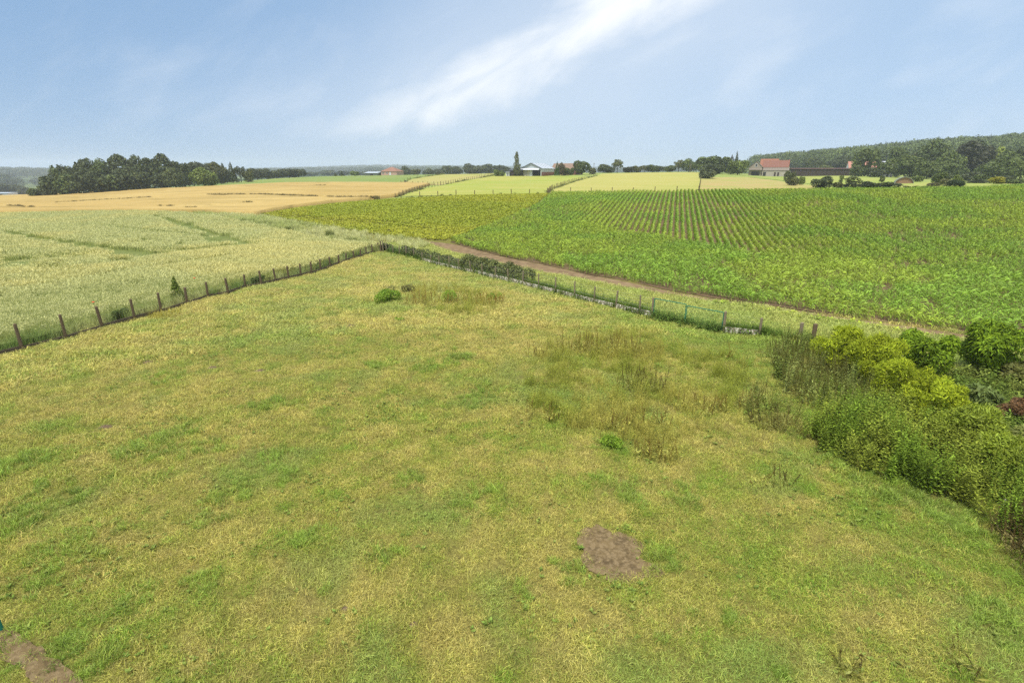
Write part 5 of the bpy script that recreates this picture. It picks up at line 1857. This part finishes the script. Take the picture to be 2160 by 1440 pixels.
for (x_, yt, w_, r0, kd, c_, l_) in ((1736, 372, 38, 139, "bush", (.055, .078, .034), "dark bush with a flat top left of the long hedge"), (1772, 384, 26, 140, "bush", OLV, "dull olive bush between dark bush and long hedge"), (1800, 373, 40, 150, "airy", (.10, .13, .05), "spiky pale shrub above the long hedge"),
                                     (1806, 386, 40, 137, "bush", DK, "left third of the long dark hedge at the maize edge"), (1840, 383, 44, 138, "bush", DK, "middle third of the long dark hedge at the maize edge"), (1876, 384, 44, 139, "bush", DK, "right third of the long dark hedge at the maize edge"),
                                     (1913, 392, 14, 139, "bush", DK, "small round bush just right of the long hedge"), (1932, 392, 15, 139, "bush", MID, "second small round bush right of the long hedge"), (1950, 393, 12, 139, "bush", DK, "third small round bush right of the long hedge"),
                                     (1968, 385, 22, 141, "bush", (.10, .10, .055), "brownish bush before the round-headed tree"), (1966, 391, 16, 138, "bush", DK, "dark bush below the brownish one"), (1984, 364, 27, 150, "broad", MID, "round-headed small tree at the maize edge"),
                                     (2000, 377, 26, 148, "bush", (.13, .145, .07), "pale greyish bush right of the round-headed tree"), (2020, 380, 34, 140, "bush", (.038, .065, .028), "dark solid round bush at the maize edge"), (2022, 369, 16, 155, "bush", LT, "light bush peeping over the dark round one"),
                                     (1862, 371, 14, 170, "airy", MID, "small pale sapling above the right end of the hedge"), (1936, 371, 30, 200, "bush", LT, "light green willow-like bush behind the small round bushes"), (1776, 371, 12, 165, "airy", LT, "slim yellowish sapling before the dark shed"),
                                     (2108, 372, 34, 175, "bush", (.26, .27, .03), "bright yellow bush near the right edge"), (2078, 367, 34, 190, "bush", MID, "green bush left of the bright yellow one"), (2126, 370, 32, 185, "bush", GRY, "greyish bush behind the yellow one"),
                                     (2145, 377, 44, 178, "bush", MID, "long low bush at the right edge beyond the maize"), (2060, 379, 40, 185, "bush", GRY, "low grey-green scrub left of the yellow bush"),
                                     (1476, 399, 12, 121, "bush", DK, "tiny dark bush on the pasture corner at the maize edge"), (1572, 399, 10, 124, "bush", MID, "tiny green tuft bush on the far edge of the maize"), (1652, 398, 11, 125, "bush", MID, "second tiny tuft bush on the far maize edge")):
    tree(kd, x_, yt, w_, r0, c_, l_, g_)
g_ = "big trees at the foot of the wooded hill"
LG = (.088, .125, .036)
for (x_, yt, w_, r0, kd, c_, l_) in ((1835, 313, 54, 285, "broad", LG, "tall broad tree at the right end of the dark shed"), (1815, 350, 30, 270, "bush", MID, "bush at the corner of the dark shed"), (1850, 354, 36, 268, "bush", (.075, .10, .045), "bushy growth at the foot of the tall broad tree"),
                                     (1898, 317, 42, 300, "broad", MID, "upright tree right of the tall broad one"), (1886, 338, 40, 280, "broad", LG, "lower rounded tree in front of the upright one"), (1926, 332, 56, 272, "broad", LG, "spreading tree in the middle of the hill foot"),
                                     (1942, 320, 36, 310, "broad", OLV, "olive crown rising behind the spreading tree"), (1976, 306, 62, 305, "broad", MID, "tallest light-topped tree left of the dark purplish one"), (1962, 344, 56, 262, "broad", LG, "low spreading tree before the tallest light-topped one"),
                                     (2008, 323, 48, 290, "broad", LG, "bright-edged tree just left of the dark purplish tree"), (2006, 348, 56, 258, "broad", MID, "dark low tree below the bright-edged one"), (2064, 301, 84, 300, "broad", PURP, "huge dark purplish tree dominating the hill foot"),
                                     (2102, 309, 44, 330, "broad", BRT, "bright yellow-green crown behind the dark purplish tree"), (2120, 322, 66, 275, "broad", LG, "broad sloping tree right of the dark purplish one"), (2090, 348, 56, 250, "broad", MID, "low tree below the broad sloping one"),
                                     (2142, 340, 50, 252, "broad", LG, "bright low tree near the right edge"), (2168, 317, 52, 280, "broad", DK, "dark tree cut by the right edge"), (2048, 362, 46, 235, "bush", GRY, "grey-green scrub under the dark purplish tree"), (1995, 365, 30, 230, "bush", DK, "dark shrub behind the round-headed tree")):
    tree(kd, x_, yt, w_, r0, c_, l_, g_)
for (x_, yt, w_, r0, c_, l_) in ((8, 388, 40, 600, GRY, "hazy tree at the left edge behind the white building"), (33, 391, 36, 600, GRY, "hazy rounded tree between the left edge and the dark wood"), (52, 397, 30, 590, GRY, "low hazy bush left of the dark wood"), (-12, 394, 34, 600, GRY, "hazy tree cut by the left edge")):
    tree("broad", x_, yt, w_, r0, c_, l_, "hazy trees in the left valley")
for (x_, yt, w_, r0, c_, l_) in ((1738, 352, 34, 330, (.11, .14, .055), "pale rounded tree behind the middle of the dark shed"), (1720, 335, 32, 420, DK, "dark tree behind the left half of the dark shed"), (1775, 332, 40, 420, DK, "dark broad tree behind the right half of the dark shed"), (1757, 357, 22, 315, (.20, .22, .05), "yellowish bush over the dark shed roof")):
    tree("broad", x_, yt, w_, r0, c_, l_)

# the wooded hill: too many crowns to count
fv = [crown_mesh("broad", s_, M_FOREST, 750) for s_ in (51, 52, 53)] + [crown_mesh("spruce", s_, M_FOREST, 600) for s_ in (54,)]
n_ = 9000
aa = np.radians(RNG.uniform(22, 60, n_))
rr = np.sqrt(RNG.uniform(430 ** 2, 950 ** 2, n_))
x, y = rr * np.sin(aa), rr * np.cos(aa)
pxh = 1080 + 1157 * np.tan(aa)
lim = np.interp(pxh, [1560, 1640, 1700, 1800, 1980, 2200], [640, 560, 500, 450, 430, 430])
m = (rr > lim) & (pxh > 1600 + 60 * (fbm(x, y, 60, 5) - .5))
x, y, rr, pxh = x[m][:5200], y[m][:5200], rr[m][:5200], pxh[m][:5200]
con = (fbm(x, y, 90, 12, 3) + .1 * RNG.normal(0, 1, len(x)) - .35 * sstep(1950, 2150, pxh)) > .60
hh = np.where(con, RNG.uniform(12, 17, len(x)), RNG.uniform(10, 16, len(x)))
ww = np.where(con, RNG.uniform(6, 8, len(x)), RNG.uniform(12, 18, len(x)))
tn = np.where(con[:, None], np.array([.062, .084, .038]), np.array([.095, .132, .042])) * RNG.uniform(.7, 1.35, (len(x), 1))
rt = rots(len(x), .03)
scatter("forest", np.stack([x, y, terrain(x, y) - .5], 1), np.stack([ww, ww, hh], 1), rt, tn, fv, "mixed forest covering the hill on the right", np.where(con, 3, RNG.integers(0, 3, len(x))))
# far hazy woods on the hills beyond
n_ = 9000
aa = np.radians(RNG.uniform(-52, 30, n_))
rr = np.sqrt(RNG.uniform(1000 ** 2, 3600 ** 2, n_))
x, y = rr * np.sin(aa), rr * np.cos(aa)
m = (fbm(x, y, 260, 14, 3) > .50) & ((rr > 1500) | (np.degrees(aa) < -30))
x, y = x[m], y[m]
s_ = RNG.uniform(14, 26, len(x))
scatter("far_woods", np.stack([x, y, terrain(x, y) - 1], 1), np.stack([s_ * 1.6, s_ * 1.6, s_ * .75], 1), rots(len(x), .02), np.tile([.06, .08, .035], (len(x), 1)) * RNG.uniform(.8, 1.2, (len(x), 1)), fv[:3], "far hazy woods on the hills along the horizon")
# weeds along the climbing fences
xs, ys = [], []
for L_, k0 in ((F3, 1.6), (F5, 1.2), (F1, .35), (F4, .7), (F2, .3), (F7, .5)):
    for p, q in zip(L_[:-1], L_[1:]):
        k_ = int(np.hypot(*(q - p)) * k0) + 1
        tt = RNG.uniform(0, 1, k_)
        xs.append(p[0] + (q[0] - p[0]) * tt + RNG.normal(0, .4, k_))
        ys.append(p[1] + (q[1] - p[1]) * tt + RNG.normal(0, .4, k_))
x, y = np.concatenate(xs), np.concatenate(ys)
m = fbm(x, y, 8, 18) > .47
x, y = x[m], y[m]
big = [tuft("fence_tuft", 50, .55, .3, .9, .06, .4, M_WEED) for _ in range(2)]
stuff_at("fence_line_weeds", x, y, RNG.uniform(.35, .8, len(x)), (.15, .18, .06), (.24, .255, .09), 5, big, "weeds growing along the far pasture fences")

# ================================================================== BUILDINGS
M_WHITE = mat_flat("white_sheet", (.52, .555, .60), .5, .06, 1.5)
M_CREAM = mat_flat("cream_render", (.50, .46, .38), .85, .18, .8)
M_BRICK = mat_flat("red_brick", (.27, .115, .08), .9, .25, 2.5)
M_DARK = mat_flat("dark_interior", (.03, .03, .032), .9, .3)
M_TILE = mat_flat("red_tile", (.175, .078, .056), .8, .3, 1.2)
M_TILEB = mat_flat("brown_tile", (.20, .135, .10), .85, .3, 1.2)
M_GREYT = mat_flat("grey_tile", (.17, .145, .12), .85, .3, 1.2)
M_STONE = mat_flat("old_render", (.27, .235, .19), .9, .28, .9)
M_BLACKB = mat_flat("dark_boards", (.045, .032, .027), .8, .3, 1.5)
M_SLATE = mat_flat("dark_trim", (.06, .065, .075), .6, .2)
M_STEELR = mat_flat("steel_roof", (.42, .47, .53), .45, .06, 1.0, .0)


def at_px(px_, py_, r0):
    a, _ = px_dir(px_, py_)
    p = np.array([r0 * math.sin(a), r0 * math.cos(a)])
    return (p[0], p[1], tz(*p))


def slab(b, p0, p1, p2, p3, t_):
    """a roof plane with thickness t_ from four corners"""
    P = [Vector(q) for q in (p0, p1, p2, p3)]
    n = (P[1] - P[0]).cross(P[3] - P[0]).normalized() * t_
    b.add([tuple(q) for q in P] + [tuple(q + n) for q in P], [(3, 2, 1, 0), (4, 5, 6, 7), (0, 1, 5, 4), (1, 2, 6, 5), (2, 3, 7, 6), (3, 0, 4, 7)])
    return b


def window(parent, x0, z0, w_, h, y0, frame_mat=M_WHITE):
    f = MB()
    for c, d in (((x0 + w_ / 2, y0, z0 + .05), (w_, .1, .1)), ((x0 + w_ / 2, y0, z0 + h - .05), (w_, .1, .1)), ((x0 + .05, y0, z0 + h / 2), (.1, .1, h - .2)), ((x0 + w_ - .05, y0, z0 + h / 2), (.1, .1, h - .2))):
        f.box(c, d)
    fo = f.obj("window", frame_mat, parent)
    MB().box((x0 + w_ / 2, y0 + .01, z0 + h / 2), (w_ - .2, .04, h - .2)).obj("pane", M_DARK, fo)


def barn():
    root = empty("barn", at_px(1099.5, 371.5, 251), "white gabled barn with a pale ribbed roof on the crest", "barn", None, R(-27))
    W, L, e, ap = 10.0, 15.0, 3.3, 5.5
    b = MB()
    b.box((2.1, .1, 1.3), (4.2, .2, 2.6))
    b.obj("front_wall", M_CREAM, root)
    MB().box((4.9, .06, 1.2), (1.3, .14, 2.4)).obj("door", M_WHITE, root)
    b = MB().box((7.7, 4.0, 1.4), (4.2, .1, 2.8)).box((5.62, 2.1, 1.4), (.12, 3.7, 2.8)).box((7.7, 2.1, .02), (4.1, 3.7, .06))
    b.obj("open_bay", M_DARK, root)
    MB().box((9.85, .1, 1.3), (.3, .2, 2.6)).obj("corner_post", M_WHITE, root)
    g = MB()
    g.prism([(0, 2.62), (W, 2.62), (W, e), (W / 2, ap), (0, e)], 0, .18)
    g.obj("gable", M_STEELR, root)
    slab(MB(), (-.2, -1.1, 2.55), (9.2, -1.1, 2.55), (9.2, -.01, 3.25), (-.2, -.01, 3.25), .10).obj("canopy", M_WHITE, root)
    b = MB()
    for i in range(4):
        b.tube([(.1 + i * 3, -1.0, -.1), (.1 + i * 3, -1.0, 2.56)], .06, 6)
    b.obj("canopy_post", M_SLATE, root)
    MB().box((W - .1, L / 2 + .1, .85), (.22, L - .25, 1.7)).obj("brick_wall", M_BRICK, root)
    MB().box((W - .1, L / 2 + .1, 2.5), (.16, L - .25, 1.58)).obj("cladding", M_WHITE, root)
    MB().box((.1, L / 2 + .1, 1.65), (.2, L - .25, 3.3)).box((W / 2, L - .1, 1.65), (W - .5, .2, 3.3)).obj("rear_wall", M_CREAM, root)
    sl = (ap - e) / (W / 2)
    slab(MB(), (-.4, -.4, e - .4 * sl + .02), (W / 2, -.4, ap + .02), (W / 2, L + .3, ap + .02), (-.4, L + .3, e - .4 * sl + .02), .09).obj("roof", M_STEELR, root)
    rf = slab(MB(), (W / 2, -.4, ap + .02), (W + .4, -.4, e - .4 * sl + .02), (W + .4, L + .3, e - .4 * sl + .02), (W / 2, L + .3, ap + .02), .09).obj("roof", M_STEELR, root)
    rb = MB()
    for i in range(5):
        y_ = .4 + i * 3.5
        slab(rb, (W / 2 + .05, y_, ap + .10), (W + .38, y_, e - .4 * sl + .115), (W + .38, y_ + .35, e - .4 * sl + .115), (W / 2 + .05, y_ + .35, ap + .10), .05)
    rb.obj("roof_rib", M_SLATE, rf)
    v = MB()
    slab(v, (-.4, -.45, e - .4 * sl - .10), (W / 2, -.45, ap - .10), (W / 2, -.41, ap - .10), (-.4, -.41, e - .4 * sl - .10), .24)
    slab(v, (W / 2, -.45, ap - .10), (W + .4, -.45, e - .4 * sl - .10), (W + .4, -.41, e - .4 * sl - .10), (W / 2, -.41, ap - .10), .24)
    v.obj("verge_trim", M_SLATE, root)


barn()


def gable_house(name, label, px_, py_, r0, rz, W, D, e, ap, wall, roof, cat="house", wins=(), doors=(), hip=False, chim=None):
    """ridge along local x; front at y = 0"""
    root = empty(name, at_px(px_, py_, r0), label, cat, None, R(rz))
    w_ = MB()
    w_.box((W / 2, .12, e / 2 - .2), (W, .24, e + .4)).box((W / 2, D - .12, e / 2 - .2), (W, .24, e + .4))
    if hip:
        w_.box((.12, D / 2, e / 2 - .2), (.24, D - .5, e + .4)).box((W - .12, D / 2, e / 2 - .2), (.24, D - .5, e + .4))
    else:
        for x0 in (0.0, W - .24):
            n0 = len(w_.v)
            pl = [(.245, -.4), (D - .245, -.4), (D - .245, e), (D / 2, ap - .05), (.245, e)]
            w_.add([(x0, y_, z_) for y_, z_ in pl] + [(x0 + .24, y_, z_) for y_, z_ in pl], [(0, 1, 2, 3, 4), (9, 8, 7, 6, 5)] + [(i, i + 5, (i + 1) % 5 + 5, (i + 1) % 5) for i in range(5)])
    w_.obj("wall", wall, root)
    o_ = .35
    h_ = D / 2 if hip else 0
    r_ = MB()
    zl = e - o_ * (ap - e) / (D / 2)
    if hip:
        vs = [(-o_, -o_, zl), (W + o_, -o_, zl), (W + o_, D + o_, zl), (-o_, D + o_, zl), (h_, D / 2, ap), (W - h_, D / 2, ap)]
        r_.add(vs, [(0, 1, 5, 4), (1, 2, 5), (2, 3, 4, 5), (3, 0, 4), (3, 2, 1, 0)])
    else:
        slab(r_, (-.2, -o_, zl), (W + .2, -o_, zl), (W + .2, D / 2, ap), (-.2, D / 2, ap), .12)
        slab(r_, (-.2, D / 2, ap), (W + .2, D / 2, ap), (W + .2, D + o_, zl), (-.2, D + o_, zl), .12)
    ro = r_.obj("roof", roof, root)
    if chim:
        MB().box((chim[0], chim[1], ap), (.7, .7, 1.6)).obj("chimney", M_BRICK, ro)
    for q in wins:
        window(root, *q, -.03)
    for x0, w0, h0, mt in doors:
        MB().box((x0 + w0 / 2, -.02, h0 / 2), (w0, .1, h0)).obj("door", mt, root)
    return root


# farmhouse: long red-roofed range, cross wing with a grey gable, lean-to along the front
fm = gable_house("farmhouse", "old farmhouse with a long red tiled roof and a pale gabled wing", 1605, 372.8, 281, -27, 12.6, 8.0, 4.6, 7.9, M_STONE, M_TILE, "house",
                 [(8.2, 3.4, .9, .9)], [], chim=None)
fm.scale = (.87, .87, .87)
w_ = MB()
w_.prism([(-6.2, -.4), (.1, -.4), (.1, 4.6), (-2.9, 7.3), (-6.2, 4.4)], -2.0, -1.76)
w_.box((-6.08, 1.8, 2.0), (.24, 7.0, 4.8))
w_.obj("wing_wall", M_STONE, fm)
r_ = MB()
slab(r_, (-6.7, -2.2, 4.0), (-2.9, -2.2, 7.35), (-2.9, 6.0, 7.35), (-6.7, 6.0, 4.0), .12)
slab(r_, (-2.9, -2.2, 7.35), (.5, -2.2, 4.25), (.5, 6.0, 4.25), (-2.9, 6.0, 7.35), .12)
r_.obj("wing_roof", M_GREYT, fm)
slab(MB(), (.55, -2.6, 2.7), (13.1, -2.6, 2.7), (13.1, -.38, 4.15), (.55, -.38, 4.15), .1).obj("lean_to_roof", M_GREYT, fm)
slab(MB(), (-6.8, -3.2, 3.0), (.3, -3.2, 3.0), (.3, -2.02, 3.7), (-6.8, -2.02, 3.7), .1).obj("lean_to_roof", M_GREYT, fm)
MB().box((6.7, -2.3, 1.2), (12.6, .2, 2.9)).obj("lean_to_wall", mat_flat("white_render", (.34, .31, .265), .9, .2, .8), fm)
window(fm, -3.4, 4.7, 1.1, 1.5, -2.03)
MB().box((-2.9, -2.05, 1.1), (4.0, .12, 2.2)).obj("barn_door", M_DARK, fm)
MB().box((1.6, -2.44, 1.0), (1.4, .1, 2.0)).obj("door", M_DARK, fm)
MB().box((6.6, -2.44, .95), (.9, .1, 1.9)).obj("door", M_BLACKB, fm)
MB().box((8.2, -2.44, .95), (.9, .1, 1.9)).obj("door", M_BLACKB, fm)
for x_ in (0.0, 12.6):
    pr = MB()
    pl = [(-.2, 4.5), (4.0, 8.3), (8.2, 4.5), (8.2, 4.1), (-.2, 4.1)]
    pr.add([(x_ - .16, a_, c_) for a_, c_ in pl] + [(x_ + .16, a_, c_) for a_, c_ in pl], [(0, 1, 2, 3, 4), (9, 8, 7, 6, 5)] + [(i, i + 5, (i + 1) % 5 + 5, (i + 1) % 5) for i in range(5)])
    pr.obj("parapet", mat_flat("orange_brick", (.22, .09, .06), .9, .25), fm)
gable_house("outbuilding", "orange-roofed outbuilding peeping over the farmhouse", 1600, 373, 305, -27, 8, 7, 4.2, 7.9, M_STONE, mat_flat("orange_tile", (.24, .10, .06), .8, .25), "house")


def long_shed():
    p0, p1 = at_px(1668, 372, 292), at_px(1810, 371, 300)
    dx, dy = p1[0] - p0[0], p1[1] - p0[1]
    L = math.hypot(dx, dy)
    root = empty("timber_shed", p0, "long low black timber shed right of the farmhouse", "shed", None, math.atan2(dy, dx))
    b = MB()
    k_ = int(L / .45)
    for i in range(k_):
        b.box((L * (i + .5) / k_, .03 * (i % 2), 1.45), (L / k_ * (.93 + .06 * (i % 2)), .06, 3.7))
    b.obj("front_wall", M_BLACKB, root)
    MB().box((.1, 4.2, 1.3), (.2, 8, 3.4)).box((L - .1, 4.2, 1.3), (.2, 8, 3.4)).box((L / 2, 8.1, 1.3), (L - .5, .2, 3.4)).obj("rear_wall", M_BLACKB, root)
    slab(MB(), (-.3, -.35, 3.32), (L + .3, -.35, 3.32), (L + .3, 4.2, 3.62), (-.3, 4.2, 3.62), .12).obj("roof", mat_flat("dull_red_roof", (.10, .05, .042), .8, .25), root)
    slab(MB(), (-.3, 4.2, 3.62), (L + .3, 4.2, 3.62), (L + .3, 8.5, 3.0), (-.3, 8.5, 3.0), .12).obj("roof", mat_flat("dull_red_roof_rear", (.20, .09, .075), .8, .25), root)


long_shed()
gable_house("cottage", "small red-roofed cottage half hidden at the right end of the dark shed", 1789, 366, 330, -20, 12, 8, 3.2, 6.6, M_WHITE, mat_flat("pink_tile", (.36, .17, .13), .8, .25), "house", [(6, 1.2, 1.2, 1.2)])
gable_house("brick_annex", "low brick annex with a brown tiled roof behind the barn", 1163, 368.5, 263, -27, 13, 7, 2.8, 5.2, M_BRICK, M_TILEB, "outbuilding")
gable_house("brick_house", "lone brick house with a brown hipped roof on the far crest", 804, 369.5, 345, -14, 10.5, 9.5, 2.6, 5.0, mat_flat("pinkish_brick", (.42, .28, .22), .9, .25), mat_flat("brown_roof", (.23, .12, .085), .85, .25), "house", [(1.0, .9, .9, 1.0), (3.6, .9, .9, 1.0)], [(5.6, 1.0, 2.0, M_WHITE)], hip=True)


def shed(name, label, px_, py_, r0, rz, W, D, hf, hb, wall, roof, cat="shed"):
    root = empty(name, at_px(px_, py_, r0), label, cat, None, R(rz))
    b = MB()
    b.box((W / 2, .08, hf / 2 - .1), (W, .16, hf + .2)).box((W / 2, D - .08, hb / 2 - .1), (W, .16, hb + .2))
    for x0 in (0, W - .16):
        pl = [(.165, -.2), (D - .165, -.2), (D - .165, hb), (.165, hf)]
        b.add([(x0, y_, z_) for y_, z_ in pl] + [(x0 + .16, y_, z_) for y_, z_ in pl], [(0, 1, 2, 3), (7, 6, 5, 4)] + [(i, i + 4, (i + 1) % 4 + 4, (i + 1) % 4) for i in range(4)])
    b.obj("wall", wall, root)
    slab(MB(), (-.3, -.3, hf + .03), (W + .3, -.3, hf + .03), (W + .3, D + .3, hb + .03), (-.3, D + .3, hb + .03), .12).obj("roof", roof, root)
    MB().box((W * .55, -.02, hf * .42), (W * .22, .08, hf * .84)).obj("door", M_DARK, root)
    return root


shed("flat_shed", "long flat shed with a pale roof on the far crest left of the brick house", 769, 370, 345, -8, 8.2, 6, 1.5, 2.2, mat_flat("green_grey_boards", (.10, .12, .10), .8, .2), M_STEELR)
shed("farm_shed", "dark open farm shed left of the poplar", 1074, 371.5, 249, -20, 5.5, 4, 2.3, 3.0, M_BLACKB, M_SLATE)
shed("animal_hut", "small dark hut between light shrubs left of the farm shed", 1047, 370.8, 246, -10, 2.6, 2, 1.5, 1.7, M_BLACKB, M_GREYT, "hut")
shed("white_trailer", "small white trailer box left of the farm shed", 1067.5, 371, 247, -8, 1.5, 2.4, 1.6, 1.65, M_WHITE, M_WHITE, "trailer")
shed("white_building", "low white flat building at the left edge behind the barley", -16, 420, 430, 6, 9, 7, 3.0, 3.2, M_WHITE, M_STEELR, "building")
shed("white_hut", "small white-roofed hut glimpsed between the hill foot trees", 1861, 368, 285, -20, 3.6, 4, 5.8, 6.2, M_WHITE, M_WHITE, "hut")

# round-topped field shelter by the hedge
root = empty("field_shelter", at_px(1886, 387, 178), "small round-topped field shelter behind the long hedge", "shelter", None, R(-30))
b = MB()
arc = [(2.2 + 2.1 * math.cos(a_), 1.7 * math.sin(a_) + .1) for a_ in np.linspace(0, math.pi, 11)]
inn = [(2.2 + 1.98 * math.cos(a_), 1.58 * math.sin(a_) + .1) for a_ in np.linspace(0, math.pi, 11)]
for i in range(10):
    b.prism([arc[i], arc[i + 1], inn[i + 1], inn[i]], 0, 3.5)
b.obj("roof", mat_flat("grey_green_sheet", (.20, .22, .17), .7, .2), root)
MB().prism([(.3, 0)] + [(x_, z_) for x_, z_ in inn[::-1]] + [(4.1, 0)], .3, .4).obj("end_wall", mat_flat("brown_boards", (.24, .15, .09), .9, .3), root)

# bare poles on the skyline
for (px_, yb, yt, r0, lab) in ((1252, 368, 344, 275, "thin bare pole between the lone round tree and the pasture row"), (1455, 363, 346, 270, "thin pale pole before the rounded tree on the pasture skyline")):
    p = at_px(px_, yb, r0)
    _, s_ = px_dir(px_, yt)
    h = H - r0 * s_ - p[2]
    root = empty("utility_pole", p, lab, "pole", "poles on the skyline")
    MB().tube([(0, 0, -.3), (0, 0, h)], [.13, .09], 8).obj("pole", M_GREYT, root)
    MB().box((0, 0, h - .4), (.9, .08, .1)).obj("crossarm", M_GREYT, root)

# a small dark animal grazing on the crest
p = at_px(989.5, 367.5, 296)
me = bpy.data.meshes.new("animal")
J = [(0, 0, 1.05), (.45, 0, 1.08), (.85, 0, 1.05), (1.15, 0, 1.35), (1.35, 0, 1.50), (1.62, 0, 1.38), (.80, .14, .95), (.82, .15, .52), (.80, .15, .02), (.80, -.14, .95), (.78, -.15, .52), (.80, -.15, .02),
     (-.05, .15, .95), (-.14, .16, .52), (-.06, .16, .02), (-.05, -.15, .95), (-.16, -.16, .52), (-.08, -.16, .02), (-.22, 0, 1.02), (-.32, 0, .6)]
E = [(0, 1), (1, 2), (2, 3), (3, 4), (4, 5), (2, 6), (6, 7), (7, 8), (2, 9), (9, 10), (10, 11), (0, 12), (12, 13), (13, 14), (0, 15), (15, 16), (16, 17), (0, 18), (18, 19)]
me.from_pydata(J, E, [])
me.materials.append(mat_flat("dark_coat", (.03, .022, .018), .7, .2))
o = link("animal", me, loc=p)
o.rotation_euler = (0, 0, R(60))
tag(o, "tiny dark four-legged animal standing on the pasture crest", "animal")
sk = o.modifiers.new("skin", "SKIN")
rad = [.27, .26, .26, .16, .12, .08] + [.13, .07, .055] * 2 + [.15, .07, .055] * 2 + [.08, .04]
for v_, r__ in zip(me.skin_vertices[0].data, rad):
    v_.radius = (r__, r__)
me.skin_vertices[0].data[0].use_root = True
o.modifiers.new("subd", "SUBSURF").levels = 1

# ================================================================== HAZE
zlo, zhi = float(ZG.min()), float(ZG.max())
b = MB().box((0, 0, 0), (9000, 9000, 1))
for i, v_ in enumerate(b.v):
    b.v[i] = (v_[0], v_[1], zlo - 1.0 if v_[2] < 0 else max(zhi, H) + 22.0)
m, t, out = new_mat("haze")
pv = t.node("ShaderNodeVolumePrincipled")
pv.inputs["Color"].default_value = (.80, .895, 1.0, 1)
pv.inputs["Density"].default_value = 0.00027
pv.inputs["Anisotropy"].default_value = 0.12
t.l.new(pv.outputs[0], out.inputs["Volume"])
hz = b.obj("haze", m)
tag(hz, "pale blue haze in the air over the whole landscape", None, None, "stuff")
hz.display_type = "WIRE"
